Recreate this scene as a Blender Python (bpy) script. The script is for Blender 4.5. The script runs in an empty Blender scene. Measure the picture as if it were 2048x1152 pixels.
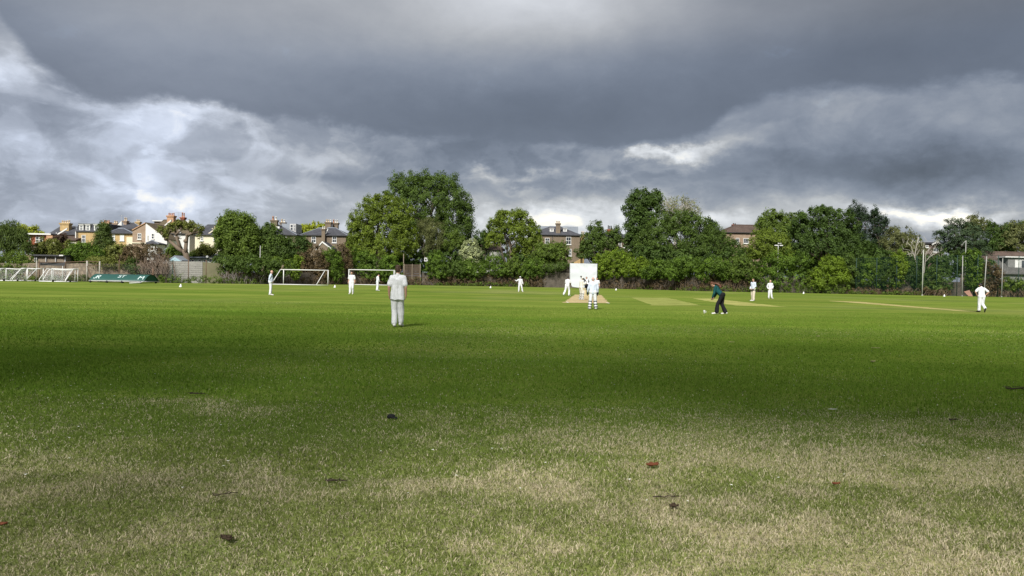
import bpy, bmesh, math, random
import numpy as np
from mathutils import Vector, Matrix, noise as mnoise
C = bpy.context.scene.collection
sc = bpy.context.scene
R = math.radians

# ---------------------------------------------------------------- camera
F = 1538.0                    # focal length in photo pixels (photo is 2048 x 1152)
HC = 1.48                     # eye height, metres
PITCH = math.atan(18.6 / F)
ROLL = math.atan(0.018)
fwd = Vector((0, math.cos(PITCH), -math.sin(PITCH)))
up0 = Vector((0, math.sin(PITCH), math.cos(PITCH)))
rgt = math.cos(ROLL) * Vector((1, 0, 0)) + math.sin(ROLL) * up0
upv = -math.sin(ROLL) * Vector((1, 0, 0)) + math.cos(ROLL) * up0
cam = bpy.data.cameras.new("camera")
camo = bpy.data.objects.new("camera", cam)
C.objects.link(camo)
m = Matrix((rgt, upv, -fwd)).transposed().to_4x4()
m.translation = Vector((0, 0, HC))
camo.matrix_world = m
cam.sensor_width = 36.0
cam.lens = 36.0 * F / 2048.0
cam.clip_start = 0.05
cam.clip_end = 6000
sc.camera = camo

# ---------------------------------------------------------------- view
sc.view_settings.view_transform = 'Standard'
sc.view_settings.look = 'None'
sc.view_settings.gamma = 1
sc.view_settings.exposure = 1.1

# ---------------------------------------------------------------- sun
SUN_EL, SUN_AZ = 40.0, 16.0    # the sun stands low behind the viewer's left shoulder
sl = bpy.data.lights.new("sun", 'SUN')
sl.energy = 3.1
sl.angle = R(11)
sl.color = (1.0, 0.965, 0.90)
so = bpy.data.objects.new("sun", sl)
C.objects.link(so)
sdir = Vector((math.sin(R(SUN_AZ)) * math.cos(R(SUN_EL)), math.cos(R(SUN_AZ)) * math.cos(R(SUN_EL)), -math.sin(R(SUN_EL))))
so.rotation_euler = sdir.to_track_quat('-Z', 'Y').to_euler()
so.location = (0, -60, 60)

# ---------------------------------------------------------------- world (storm clouds over a physical sky)
W = bpy.data.worlds.new("World")
sc.world = W
W.use_nodes = True
nt = W.node_tree
nt.nodes.clear()

class NG:
    """tiny helper to write shader maths"""
    def __init__(s, nt): s.nt = nt
    def new(s, t): return s.nt.nodes.new(t)
    def link(s, a, b): s.nt.links.new(a, b)
    def put(s, sock, v):
        if hasattr(v, 'is_output'): s.link(v, sock)
        else: sock.default_value = v
    def m(s, op, a, b=0.0, c=None, clamp=False):
        n = s.new('ShaderNodeMath'); n.operation = op; n.use_clamp = clamp
        s.put(n.inputs[0], a); s.put(n.inputs[1], b)
        if c is not None: s.put(n.inputs[2], c)
        return n.outputs[0]
    def noise(s, vec, scale, detail=4, rough=0.5, dist=0.0):
        n = s.new('ShaderNodeTexNoise')
        if vec is not None: s.link(vec, n.inputs['Vector'])
        n.inputs['Scale'].default_value = scale; n.inputs['Detail'].default_value = detail
        n.inputs['Roughness'].default_value = rough; n.inputs['Distortion'].default_value = dist
        return n.outputs[0]
    def comb(s, x, y, z=0.0):
        n = s.new('ShaderNodeCombineXYZ')
        s.put(n.inputs[0], x); s.put(n.inputs[1], y); s.put(n.inputs[2], z)
        return n.outputs[0]
    def sep(s, v):
        n = s.new('ShaderNodeSeparateXYZ'); s.link(v, n.inputs[0]); return n.outputs
    def ss(s, v, a, b, lo=0.0, hi=1.0):
        n = s.new('ShaderNodeMapRange'); n.interpolation_type = 'SMOOTHSTEP'
        s.put(n.inputs[0], v)
        for i, q in zip((1, 2, 3, 4), (a, b, lo, hi)): s.put(n.inputs[i], q)
        return n.outputs[0]
    def lin(s, v, a, b, lo=0.0, hi=1.0):
        n = s.new('ShaderNodeMapRange'); s.put(n.inputs[0], v)
        for i, q in zip((1, 2, 3, 4), (a, b, lo, hi)): s.put(n.inputs[i], q)
        return n.outputs[0]
    def mix(s, f, a, b, mode='MIX'):
        n = s.new('ShaderNodeMix'); n.data_type = 'RGBA'; n.blend_type = mode
        s.put(n.inputs[0], f)
        for i, q in ((6, a), (7, b)):
            if isinstance(q, tuple): q = (q[0], q[1], q[2], 1.0)
            s.put(n.inputs[i], q)
        return n.outputs[2]

g = NG(nt)
def sky_dir(px, py):
    """azimuth and elevation (degrees) of a part of the sky"""
    d = fwd + (px - 1024) / F * rgt - (py - 576) / F * upv
    return math.degrees(math.atan2(d.x, d.y)), math.degrees(math.atan2(d.z, math.hypot(d.x, d.y)))
tc = g.new('ShaderNodeTexCoord')
dx, dy, dz = g.sep(tc.outputs['Generated'])
az = g.m('ARCTAN2', dx, dy)
el = g.m('ARCSINE', dz)
cv = g.comb(az, g.m('MULTIPLY', el, 1.7), 0.0)
def off(v, o):
    n = g.new('ShaderNodeVectorMath'); n.operation = 'ADD'; g.link(v, n.inputs[0]); n.inputs[1].default_value = o
    return n.outputs[0]
w1 = g.m('SUBTRACT', g.noise(off(cv, (3.1, 7.7, 0)), 9.0, 9, 0.60), 0.5)
w2 = g.m('SUBTRACT', g.noise(off(cv, (11.3, 2.2, 0)), 9.0, 9, 0.62), 0.5)
calm = g.ss(el, R(17), R(10), 0.45, 1.0)
azw = g.m('ADD', az, g.m('MULTIPLY', g.m('MULTIPLY', w1, 0.17), calm))
elw = g.m('ADD', el, g.m('MULTIPLY', g.m('MULTIPLY', w2, 0.080), calm))
def blobs(lst, base):
    rad = None
    for (px, py, sx, sy, gn) in lst:
        a, e = sky_dir(px, py); k = math.degrees(1 / F); ca = math.cos(math.radians(a))
        p = g.m('MULTIPLY', g.m('SUBTRACT', azw, R(a)), 1 / R(sx * k * ca * ca))
        q = g.m('MULTIPLY', g.m('SUBTRACT', elw, R(e)), 1 / R(sy * k * ca))
        r2 = g.m('MULTIPLY_ADD', p, p, g.m('MULTIPLY', q, q))
        ex = g.m('MULTIPLY', g.m('POWER', 2.718, g.m('MULTIPLY', r2, -1.0)), gn)
        rad = ex if rad is None else g.m('ADD', rad, ex)
    return g.m('ADD', rad, base)
# the dark cloud deck overhead: centre, half-size, brightness gain of its lighter and darker parts
deck = blobs([(1090, -10, 260, 85, 0.42), (650, 0, 520, 130, 0.19), (230, 60, 240, 100, 0.07), (1000, 225, 420, 50, -0.028), (1780, 110, 330, 90, -0.03), (1500, 30, 300, 60, 0.05), (500, 190, 260, 40, 0.03)], 0.182)
# broken brighter cloud under its edge
under = blobs([(900, 452, 900, 44, 0.19), (250, 330, 480, 150, 0.215), (430, 226, 85, 20, 0.28), (340, 250, 120, 40, 0.14), (650, 322, 90, 24, 0.16), (262, 375, 60, 32, 0.16), (12, 150, 45, 40, 0.30), (20, 285, 70, 36, 0.12),
               (1040, 346, 34, 9, 0.22), (955, 352, 34, 10, 0.26), (1010, 372, 60, 8, 0.12), (1350, 318, 70, 13, 0.55), (1275, 315, 34, 10, 0.36), (1420, 305, 36, 8, 0.2), (1300, 345, 60, 8, 0.12), (1130, 440, 290, 46, 0.44), (1680, 425, 120, 18, 0.16), (1180, 350, 40, 8, 0.14), (1880, 434, 95, 20, 0.80), (1800, 425, 60, 12, 0.2), (1960, 432, 50, 12, 0.15),
               (1450, 435, 60, 20, 0.22), (1690, 240, 260, 46, 0.02), (1860, 335, 170, 48, -0.125), (1620, 330, 130, 36, -0.06), (880, 300, 170, 36, -0.07), (1480, 290, 60, 16, 0.10), (600, 440, 300, 30, -0.04), (60, 400, 160, 22, -0.03), (150, 285, 60, 14, 0.10), (380, 405, 60, 22, 0.14), (520, 290, 60, 14, 0.13), (110, 340, 90, 14, 0.08), (560, 380, 80, 16, 0.08), (700, 350, 40, 16, -0.08), (200, 420, 60, 14, -0.06), (790, 330, 70, 22, -0.05)], 0.235)
ramp = g.new('ShaderNodeValToRGB'); ramp.color_ramp.interpolation = 'B_SPLINE'
EDGE = [(-500, -300), (-120, -120), (0, 60), (70, 150), (170, 195), (320, 203), (450, 215), (560, 240), (700, 262), (900, 290), (1100, 303), (1270, 303), (1400, 285), (1460, 235), (1540, 185), (1650, 190), (1800, 192), (1950, 172), (2100, 160), (2600, 150)]
def en(px): return (sky_dir(px, 200)[0] + 60) / 120
er = ramp.color_ramp
while len(er.elements) < len(EDGE): er.elements.new(0.5)
for e_, (px, py) in zip(er.elements, EDGE):
    e_.position = en(px); v_ = max(0, sky_dir(px, py)[1]) / 40; e_.color = (v_, v_, v_, 1)
g.link(g.lin(az, R(-60), R(60)), ramp.inputs[0])
edge = g.m('MULTIPLY', ramp.outputs[0], R(40))
mask = g.ss(g.m('SUBTRACT', elw, edge), R(-0.35), R(0.75))
fb = g.noise(off(cv, (0.4, 5.2, 0)), 10.0, 10, 0.62, 0.25)
fb2 = g.noise(off(cv, (9.4, 1.2, 0)), 2.8, 4, 0.5, 0.2)
tex = g.m('ADD', g.m('MULTIPLY', g.m('SUBTRACT', fb, 0.5), 1.0), g.m('MULTIPLY', g.m('SUBTRACT', fb2, 0.5), 0.5))
pn = g.noise(off(cv, (5.4, 3.3, 0)), 9.0, 8, 0.55, 0.6)
pn2 = g.noise(off(cv, (1.4, 8.3, 0)), 17.0, 7, 0.6, 0.4)
puff = g.m('ADD', g.ss(pn, 0.46, 0.60, 0.90, 1.22), g.ss(pn2, 0.47, 0.60, -0.05, 0.14))
puff = g.m('ADD', 1.0, g.m('MULTIPLY', g.m('SUBTRACT', puff, 1.0), g.ss(az, R(4), R(18), 1.0, 0.45)))
rad = g.mix(mask, g.m('MULTIPLY', g.m('MULTIPLY', under, 1.10), puff), deck)
rad = g.m('MULTIPLY', rad, g.m('ADD', 1.0, g.m('MULTIPLY', tex, g.m('SUBTRACT', 1.0, g.m('MULTIPLY', mask, 0.62)))))
rad = g.m('MAXIMUM', rad, 0.10)
# broken, sun-lit cloud overhead and behind the viewer
hi = g.ss(el, R(30), R(65), 0.0, 0.42)
back = g.ss(dy, 0.25, -0.75, 0.0, 0.42)
rad = g.m('ADD', rad, g.m('MULTIPLY', g.m('ADD', hi, back), g.m('ADD', 0.6, g.m('MULTIPLY', fb, 0.8))))
tint = g.ss(rad, 0.15, 0.50)
leftb = g.ss(az, R(-2), R(-28))
ccol = g.mix(tint, (0.84, 0.98, 1.26), (0.97, 1.005, 1.05))
ccol = g.mix(g.m('MULTIPLY', leftb, g.ss(el, R(17), R(9), .15, .75)), ccol, (0.87, 0.98, 1.23))
topw = g.ss(el, R(15), R(19)); ccol = g.mix(g.m('MULTIPLY', topw, 0.55), ccol, (0.97, 1.0, 1.07))
warm = g.ss(rad, 0.72, 1.1)
ccol = g.mix(warm, ccol, (1.05, 1.0, 0.88))
vs = g.new('ShaderNodeVectorMath'); vs.operation = 'SCALE'
g.link(ccol, vs.inputs[0]); g.put(vs.inputs['Scale'], g.m('MULTIPLY', rad, 10.0 / 2.14))
sky = g.new('ShaderNodeTexSky'); sky.sky_type = 'NISHITA'; sky.sun_disc = False
sky.sun_elevation = R(SUN_EL); sky.sun_rotation = R(180 + SUN_AZ)
cov = g.ss(fb, 0.62, 0.75, 0.97, 0.92)
col = g.mix(cov, sky.outputs[0], vs.outputs[0])
bg = g.new('ShaderNodeBackground'); g.link(col, bg.inputs[0]); bg.inputs[1].default_value = 0.1
wo = g.new('ShaderNodeOutputWorld'); g.link(bg.outputs[0], wo.inputs[0])

# ---------------------------------------------------------------- placing by where things stand
def P(px, py, D):
    """world point on the vertical plane Y = D seen at photo pixel (px, py)"""
    d = fwd + (px - 1024) / F * rgt - (py - 576) / F * upv
    t = D / d.y
    return Vector((d.x * t, D, HC + d.z * t))
def G(px, py):
    """point of the ground seen at photo pixel (px, py)"""
    d = fwd + (px - 1024) / F * rgt - (py - 576) / F * upv
    t = -HC / d.z
    return Vector((d.x * t, d.y * t, 0.0))
def GX(px, D):
    """ground point at depth D in the direction of column px"""
    return Vector((P(px, 560, D).x, D, 0.0))
_wl = [(-400, 103), (-200, 105), (0, 107), (320, 110), (520, 117), (660, 127), (830, 141), (1024, 145), (1200, 141), (1300, 136), (1400, 128), (1700, 124), (2048, 119), (2400, 116)]
def WD(px):
    return float(np.interp(px, [a for a, b in _wl], [b for a, b in _wl]))

# ---------------------------------------------------------------- objects
def tag(o, label=None, cat=None, group=None, kind=None):
    if label: o['label'] = label
    if cat: o['category'] = cat
    if group: o['group'] = group
    if kind: o['kind'] = kind
    return o
def thing(name, label, cat, loc=(0, 0, 0), rz=0.0, group=None):
    o = bpy.data.objects.new(name, None); C.objects.link(o)
    o.empty_display_size = 0.3
    o.location = loc; o.rotation_euler = (0, 0, rz)
    return tag(o, label, cat, group)
def wloc(p):
    v = Vector((0, 0, 0))
    while p is not None:
        v += Vector(p.location); p = p.parent
    return v
def copy_tree(o, parent=None):
    c = o.copy(); C.objects.link(c)
    if parent is not None: c.parent = parent
    for ch in [x for x in bpy.data.objects if x.parent == o]:
        copy_tree(ch, c)
    return c

class MB:
    def __init__(s): s.v = []; s.f = []; s.sm = []
    def add(s, vs, fs, smooth=False):
        b = len(s.v); s.v += [tuple(x) for x in vs]
        s.f += [tuple(i + b for i in f) for f in fs]; s.sm += [smooth] * len(fs)
        return s
    def box(s, x0, x1, y0, y1, z0, z1):
        vs = [(x, y, z) for x in (x0, x1) for y in (y0, y1) for z in (z0, z1)]
        fs = [(0, 1, 3, 2), (4, 6, 7, 5), (0, 4, 5, 1), (2, 3, 7, 6), (0, 2, 6, 4), (1, 5, 7, 3)]
        return s.add(vs, fs)
    def tube(s, pts, rad, n=6, cap=True):
        pts = [Vector(p) for p in pts]
        if not hasattr(rad, '__len__'): rad = [rad] * len(pts)
        rings = []; prev = None
        for i, p in enumerate(pts):
            t = (pts[min(i + 1, len(pts) - 1)] - pts[max(i - 1, 0)])
            if t.length < 1e-9: t = Vector((0, 0, 1))
            t.normalize()
            if prev is None:
                a = Vector((0, 0, 1)) if abs(t.z) < 0.9 else Vector((1, 0, 0))
                u = t.cross(a).normalized()
            else:
                u = (prev - t * prev.dot(t)).normalized()
            prev = u; w = t.cross(u)
            rings.append([p + rad[i] * (math.cos(k * 2 * math.pi / n) * u + math.sin(k * 2 * math.pi / n) * w) for k in range(n)])
        vs = [v for r in rings for v in r]; fs = []
        for i in range(len(pts) - 1):
            for k in range(n):
                a, b = i * n + k, i * n + (k + 1) % n
                fs.append((a, b, b + n, a + n))
        if cap:
            fs.append(tuple(range(n - 1, -1, -1))); fs.append(tuple(range((len(pts) - 1) * n, len(pts) * n)))
        return s.add(vs, fs, n > 5)
    def ball(s, c, r, nu=12, nv=8):
        if not hasattr(r, '__len__'): r = (r, r, r)
        vs = [(c[0], c[1], c[2] - r[2])]
        for j in range(1, nv):
            th = -math.pi / 2 + math.pi * j / nv
            for i in range(nu):
                ph = 2 * math.pi * i / nu
                vs.append((c[0] + r[0] * math.cos(th) * math.cos(ph), c[1] + r[1] * math.cos(th) * math.sin(ph), c[2] + r[2] * math.sin(th)))
        vs.append((c[0], c[1], c[2] + r[2])); fs = []
        for i in range(nu): fs.append((0, 1 + (i + 1) % nu, 1 + i))
        for j in range(nv - 2):
            for i in range(nu):
                a, b = 1 + j * nu + i, 1 + j * nu + (i + 1) % nu
                fs.append((a, b, b + nu, a + nu))
        top = len(vs) - 1; q = 1 + (nv - 2) * nu
        for i in range(nu): fs.append((q + i, q + (i + 1) % nu, top))
        return s.add(vs, fs, True)
    def cap(s, a, b, ra, rb, n=12):
        """tapered capsule"""
        a, b = Vector(a), Vector(b); d = b - a
        if d.length < 1e-6: return s.ball(a, ra)
        L = d.length; d /= L
        pts = []; rr = []
        for k in range(0, 4):
            t = -math.pi / 2 + k * math.pi / 2 / 4
            pts.append(a + d * (ra * math.sin(t))); rr.append(max(ra * math.cos(t), ra * 0.12))
        pts.append(a); rr.append(ra); pts.append(b); rr.append(rb)
        for k in range(1, 5):
            t = k * math.pi / 2 / 4
            pts.append(b + d * (rb * math.sin(t))); rr.append(max(rb * math.cos(t), rb * 0.12))
        return s.tube(pts, rr, n)
    def prism(s, poly, axis, a, b):
        """extrude a polygon; axis 'y': poly is (x,z), 'x': (y,z), 'z': (x,y)"""
        def mk(p, t):
            return (p[0], t, p[1]) if axis == 'y' else ((t, p[0], p[1]) if axis == 'x' else (p[0], p[1], t))
        n = len(poly); vs = [mk(p, a) for p in poly] + [mk(p, b) for p in poly]
        fs = [tuple(range(n)), tuple(range(2 * n - 1, n - 1, -1))]
        for i in range(n):
            j = (i + 1) % n; fs.append((i, i + n, j + n, j))
        return s.add(vs, fs)
    def build(s, name, mat, parent=None, local=False, fix=True):
        me = bpy.data.meshes.new(name)
        o = wloc(parent) if (parent is not None and not local) else Vector((0, 0, 0))
        me.from_pydata([(v[0] - o.x, v[1] - o.y, v[2] - o.z) for v in s.v], [], s.f)
        me.polygons.foreach_set('use_smooth', s.sm)
        if fix:
            bm = bmesh.new(); bm.from_mesh(me)
            bmesh.ops.recalc_face_normals(bm, faces=bm.faces); bm.to_mesh(me); bm.free()
        me.materials.append(mat)
        ob = bpy.data.objects.new(name, me); C.objects.link(ob)
        if parent is not None: ob.parent = parent
        return ob
def top(o, base):
    """give a one-mesh thing its origin at its base"""
    b = Vector(base); o.data.transform(Matrix.Translation(-b)); o.location = b
    return o

# ---------------------------------------------------------------- materials
MATS = {}
def newmat(name):
    mt = bpy.data.materials.new(name); mt.use_nodes = True
    n = mt.node_tree; n.nodes.clear()
    gg = NG(n); out = gg.new('ShaderNodeOutputMaterial')
    return mt, gg, out
def princ(gg, out, col, rough=0.8, spec=0.3, nrm=None, metal=0.0):
    b = gg.new('ShaderNodeBsdfPrincipled')
    if isinstance(col, tuple): col = (col[0], col[1], col[2], 1)
    gg.put(b.inputs['Base Color'], col); gg.put(b.inputs['Roughness'], rough)
    b.inputs['Specular IOR Level'].default_value = spec; b.inputs['Metallic'].default_value = metal
    if nrm is not None: gg.link(nrm, b.inputs['Normal'])
    gg.link(b.outputs[0], out.inputs[0])
    return b
def bump(gg, h, strength=0.3, dist=0.02):
    n = gg.new('ShaderNodeBump'); n.inputs['Strength'].default_value = strength; n.inputs['Distance'].default_value = dist
    gg.link(h, n.inputs['Height']); return n.outputs[0]
def obc(gg):
    t = gg.new('ShaderNodeTexCoord'); return t.outputs['Object']
def simple(name, col, rough=0.75, var=0.25, scale=3.0, spec=0.3, col2=None, bs=0.0):
    if name in MATS: return MATS[name]
    mt, gg, out = newmat(name); v = obc(gg)
    n = gg.noise(v, scale, 6, 0.6); n2 = gg.noise(v, scale * 0.17, 3, 0.5)
    f = gg.m('ADD', gg.m('MULTIPLY', n, 0.6), gg.m('MULTIPLY', n2, 0.4))
    f = gg.lin(f, 0.3, 0.7)
    a = col2 if col2 else tuple(c * (1 - var) for c in col)
    b = col if col2 else tuple(min(1, c * (1 + var * 0.6)) for c in col)
    princ(gg, out, gg.mix(f, a, b), rough, spec, bump(gg, n, bs, 0.02) if bs else None)
    MATS[name] = mt; return mt
def brickm(name, c1, c2, mortar, bw=0.225, bh=0.075, ms=0.012, stain=0.3):
    mt, gg, out = newmat(name); x, y, z = gg.sep(obc(gg))
    v = gg.comb(gg.m('ADD', x, y), z, 0.0)
    b = gg.new('ShaderNodeTexBrick'); gg.link(v, b.inputs[0])
    for k, q in (('Color1', c1), ('Color2', c2), ('Mortar', mortar)): b.inputs[k].default_value = (*q, 1)
    b.inputs['Scale'].default_value = 1; b.inputs['Mortar Size'].default_value = ms
    b.inputs['Brick Width'].default_value = bw; b.inputs['Row Height'].default_value = bh
    n = gg.noise(obc(gg), 0.9, 6, 0.65); n2 = gg.noise(obc(gg), 6, 4, 0.6)
    f = gg.lin(gg.m('ADD', gg.m('MULTIPLY', n, .6), gg.m('MULTIPLY', n2, .4)), 0.35, 0.68, 1 - stain, 1.0 + stain * .35)
    vsn = gg.new('ShaderNodeVectorMath'); vsn.operation = 'SCALE'; gg.link(b.outputs[0], vsn.inputs[0]); gg.link(f, vsn.inputs['Scale'])
    princ(gg, out, vsn.outputs[0], 0.9, 0.15)
    return mt
def leafm(name, col, var=0.35, trans=0.36, col2=None):
    """leaf: colour x per-leaf attribute, some light passes through"""
    mt, gg, out = newmat(name)
    at = gg.new('ShaderNodeAttribute'); at.attribute_name = 'tone'
    f = at.outputs['Fac']
    a = tuple(c * (1 - var) for c in col); b = col2 if col2 else (min(1, col[0] * (1 + var * 1.1)), min(1, col[1] * (1 + var)), col[2] * (1 + var * .4))
    cc = gg.mix(f, a, b)
    d = gg.new('ShaderNodeBsdfDiffuse'); gg.link(cc, d.inputs[0])
    t = gg.new('ShaderNodeBsdfTranslucent'); gg.link(gg.mix(0.5, cc, (col[0] * 1.6, col[1] * 1.6, col[2] * .8)), t.inputs[0])
    gl = gg.new('ShaderNodeBsdfGlossy'); gl.inputs['Roughness'].default_value = 0.6; gl.inputs[0].default_value = (1, 1, 1, 1)
    mx = gg.new('ShaderNodeMixShader'); mx.inputs[0].default_value = trans
    gg.link(d.outputs[0], mx.inputs[1]); gg.link(t.outputs[0], mx.inputs[2])
    m2 = gg.new('ShaderNodeMixShader'); m2.inputs[0].default_value = 0.010
    gg.link(mx.outputs[0], m2.inputs[1]); gg.link(gl.outputs[0], m2.inputs[2])
    gg.link(m2.outputs[0], out.inputs[0])
    return mt

# ---------------------------------------------------------------- numpy noise shared by turf and blades
def vnoise(x, y, seed=0):
    xi = np.floor(x).astype(np.int64); yi = np.floor(y).astype(np.int64)
    fx = x - xi; fy = y - yi; fx = fx * fx * (3 - 2 * fx); fy = fy * fy * (3 - 2 * fy)
    def h(a, b):
        n = (a * 374761393 + b * 668265263 + seed * 1442695041) & 0x7fffffff
        n = ((n ^ (n >> 13)) * 1274126177) & 0x7fffffff
        return ((n ^ (n >> 16)) & 0xffff) / 65535.0
    return (h(xi, yi) * (1 - fx) + h(xi + 1, yi) * fx) * (1 - fy) + (h(xi, yi + 1) * (1 - fx) + h(xi + 1, yi + 1) * fx) * fy
def fbm(x, y, seed=0, oct=4, gain=0.5):
    s = 0; a = 1; t = 0
    for k in range(oct):
        s = s + a * vnoise(x * 2 ** k + 17.3 * k, y * 2 ** k + 9.1 * k, seed + k); t += a; a *= gain
    return s / t
# ================================================================ GROUND
PATCH = G(395, 815)
def dryness(x, y):
    """0 = lush turf, 1 = straw-dry turf (worn ground near the boundary where the viewer stands)"""
    n = fbm(x * 1.1, y * 1.1, 5, 4, 0.55); n2 = fbm(x * 0.30, y * 0.30, 21, 3); n3 = fbm(x * 3.1, y * 3.1, 33, 3)
    edge = 7.5 + 0.7 * np.tanh((x - 0.2) * 0.8) + 3.0 * (n2 - 0.5)
    base = 1 / (1 + np.exp((y - edge) * 1.0))
    d = base * np.clip(0.60 + 1.5 * (n - 0.48) + 1.3 * (n3 - 0.5) + 0.13 * np.tanh((x + 0.2) * 1.2), 0.36, 0.90)
    mid = 0.16 / (1 + np.exp((y - 9.5) * 1.2))
    p = np.exp(-(((x - PATCH.x) / 1.3) ** 2 + ((y - PATCH.y) / 0.7) ** 2)) * np.clip(2.4 * (n - 0.26), 0, 1)
    far = np.clip(3.0 * (fbm(x * 0.10, y * 0.10, 71, 5) - 0.56), 0, 1) * 0.25
    return np.clip(np.maximum(np.maximum(np.maximum(d, mid), 0.7 * p), far * (y > 7)), 0, 1)
def lines(lo, hi, fine, step, grow):
    a = list(np.arange(lo, hi, step)); s = step; v = hi
    while v < 1500: a.append(v); s *= grow; v += s
    a.append(1500.0); s = step; v = lo; b = []
    while v > -1500: s *= grow; v -= s; b.append(max(v, -1500.0))
    return np.array(sorted(set(b + a)))
xs = lines(-16, 16, 0, 0.14, 1.18); ys = lines(2, 24, 0, 0.14, 1.16)
XX, YY = np.meshgrid(xs, ys)
nx, ny = len(xs), len(ys)
me = bpy.data.meshes.new("ground")
co = np.stack([XX.ravel(), YY.ravel(), np.zeros(nx * ny)], 1)
idx = np.arange(nx * ny).reshape(ny, nx)
fa = np.stack([idx[:-1, :-1], idx[:-1, 1:], idx[1:, 1:], idx[1:, :-1]], -1).reshape(-1, 4)
me.vertices.add(len(co)); me.vertices.foreach_set('co', co.ravel())
me.loops.add(fa.size); me.loops.foreach_set('vertex_index', fa.ravel())
me.polygons.add(len(fa)); me.polygons.foreach_set('loop_start', np.arange(0, fa.size, 4)); me.polygons.foreach_set('loop_total', np.full(len(fa), 4))
me.update(); me.validate()
at = me.attributes.new('dry', 'FLOAT', 'POINT'); at.data.foreach_set('value', dryness(XX.ravel(), YY.ravel()).astype(np.float32))
mt, gg, out = newmat("turf")
geo = gg.new('ShaderNodeNewGeometry'); pos = geo.outputs['Position']
x, y, z = gg.sep(pos)
n_big = gg.noise(gg.comb(gg.m('MULTIPLY', x, 0.035), gg.m('MULTIPLY', y, 0.075)), 1.0, 5, 0.6)
n_mid = gg.noise(gg.comb(gg.m('MULTIPLY', x, 0.22), gg.m('MULTIPLY', y, 0.42)), 1.0, 6, 0.62)
n_str = gg.noise(gg.comb(gg.m('MULTIPLY', x, 0.02), gg.m('MULTIPLY', y, 0.30)), 1.0, 3, 0.5)
n_fin = gg.noise(pos, 2.2, 8, 0.7)
n_grn = gg.noise(pos, 24.0, 4, 0.7)
n_bld = gg.noise(gg.comb(gg.m('MULTIPLY', x, 55), gg.m('MULTIPLY', y, 14)), 1.0, 4, 0.7)
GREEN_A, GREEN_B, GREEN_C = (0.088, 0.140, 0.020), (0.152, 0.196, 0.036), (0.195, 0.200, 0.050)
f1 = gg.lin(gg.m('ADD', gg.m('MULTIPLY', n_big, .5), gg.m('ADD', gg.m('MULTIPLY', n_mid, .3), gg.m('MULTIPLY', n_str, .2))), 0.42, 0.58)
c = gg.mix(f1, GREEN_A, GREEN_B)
n_st2 = gg.noise(gg.comb(gg.m('MULTIPLY', x, 0.06), gg.m('MULTIPLY', y, 0.22)), 1.0, 5, 0.6)
stk = gg.lin(n_st2, 0.35, 0.65, 0.84, 1.13)
f2 = gg.lin(gg.m('ADD', gg.m('MULTIPLY', n_fin, .5), gg.m('ADD', gg.m('MULTIPLY', n_str, .25), gg.m('MULTIPLY', n_mid, .25))), 0.48, 0.72, 0, 0.75)
c = gg.mix(f2, c, GREEN_C)
atn = gg.new('ShaderNodeAttribute'); atn.attribute_name = 'dry'
dn = gg.m('MULTIPLY', atn.outputs['Fac'], gg.lin(n_grn, 0.3, 0.62, 0.35, 1.15), clamp=True)
c = gg.mix(dn, c, (0.33, 0.275, 0.17))
v = gg.lin(gg.m('ADD', gg.m('MULTIPLY', n_grn, .5), gg.m('MULTIPLY', n_bld, .5)), 0.32, 0.68, 0.62, 1.3)
vs2 = gg.new('ShaderNodeVectorMath'); vs2.operation = 'SCALE'; gg.link(gg.mix(gg.ss(y, 40, 24, 0.0, 0.8), c, (0.92, 1.03, 0.80), 'MULTIPLY'), vs2.inputs[0]); gg.link(gg.m('MULTIPLY', v, stk), vs2.inputs['Scale'])  # nearer turf multiplied greener: cool sky fill of the shade painted in
hh = gg.m('ADD', gg.m('MULTIPLY', n_grn, .6), gg.m('ADD', gg.m('MULTIPLY', n_fin, .8), gg.m('MULTIPLY', n_bld, .5)))
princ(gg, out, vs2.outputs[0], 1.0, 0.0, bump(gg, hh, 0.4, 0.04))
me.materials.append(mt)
ground = bpy.data.objects.new("ground", me); C.objects.link(ground); tag(ground, kind='structure')

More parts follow.
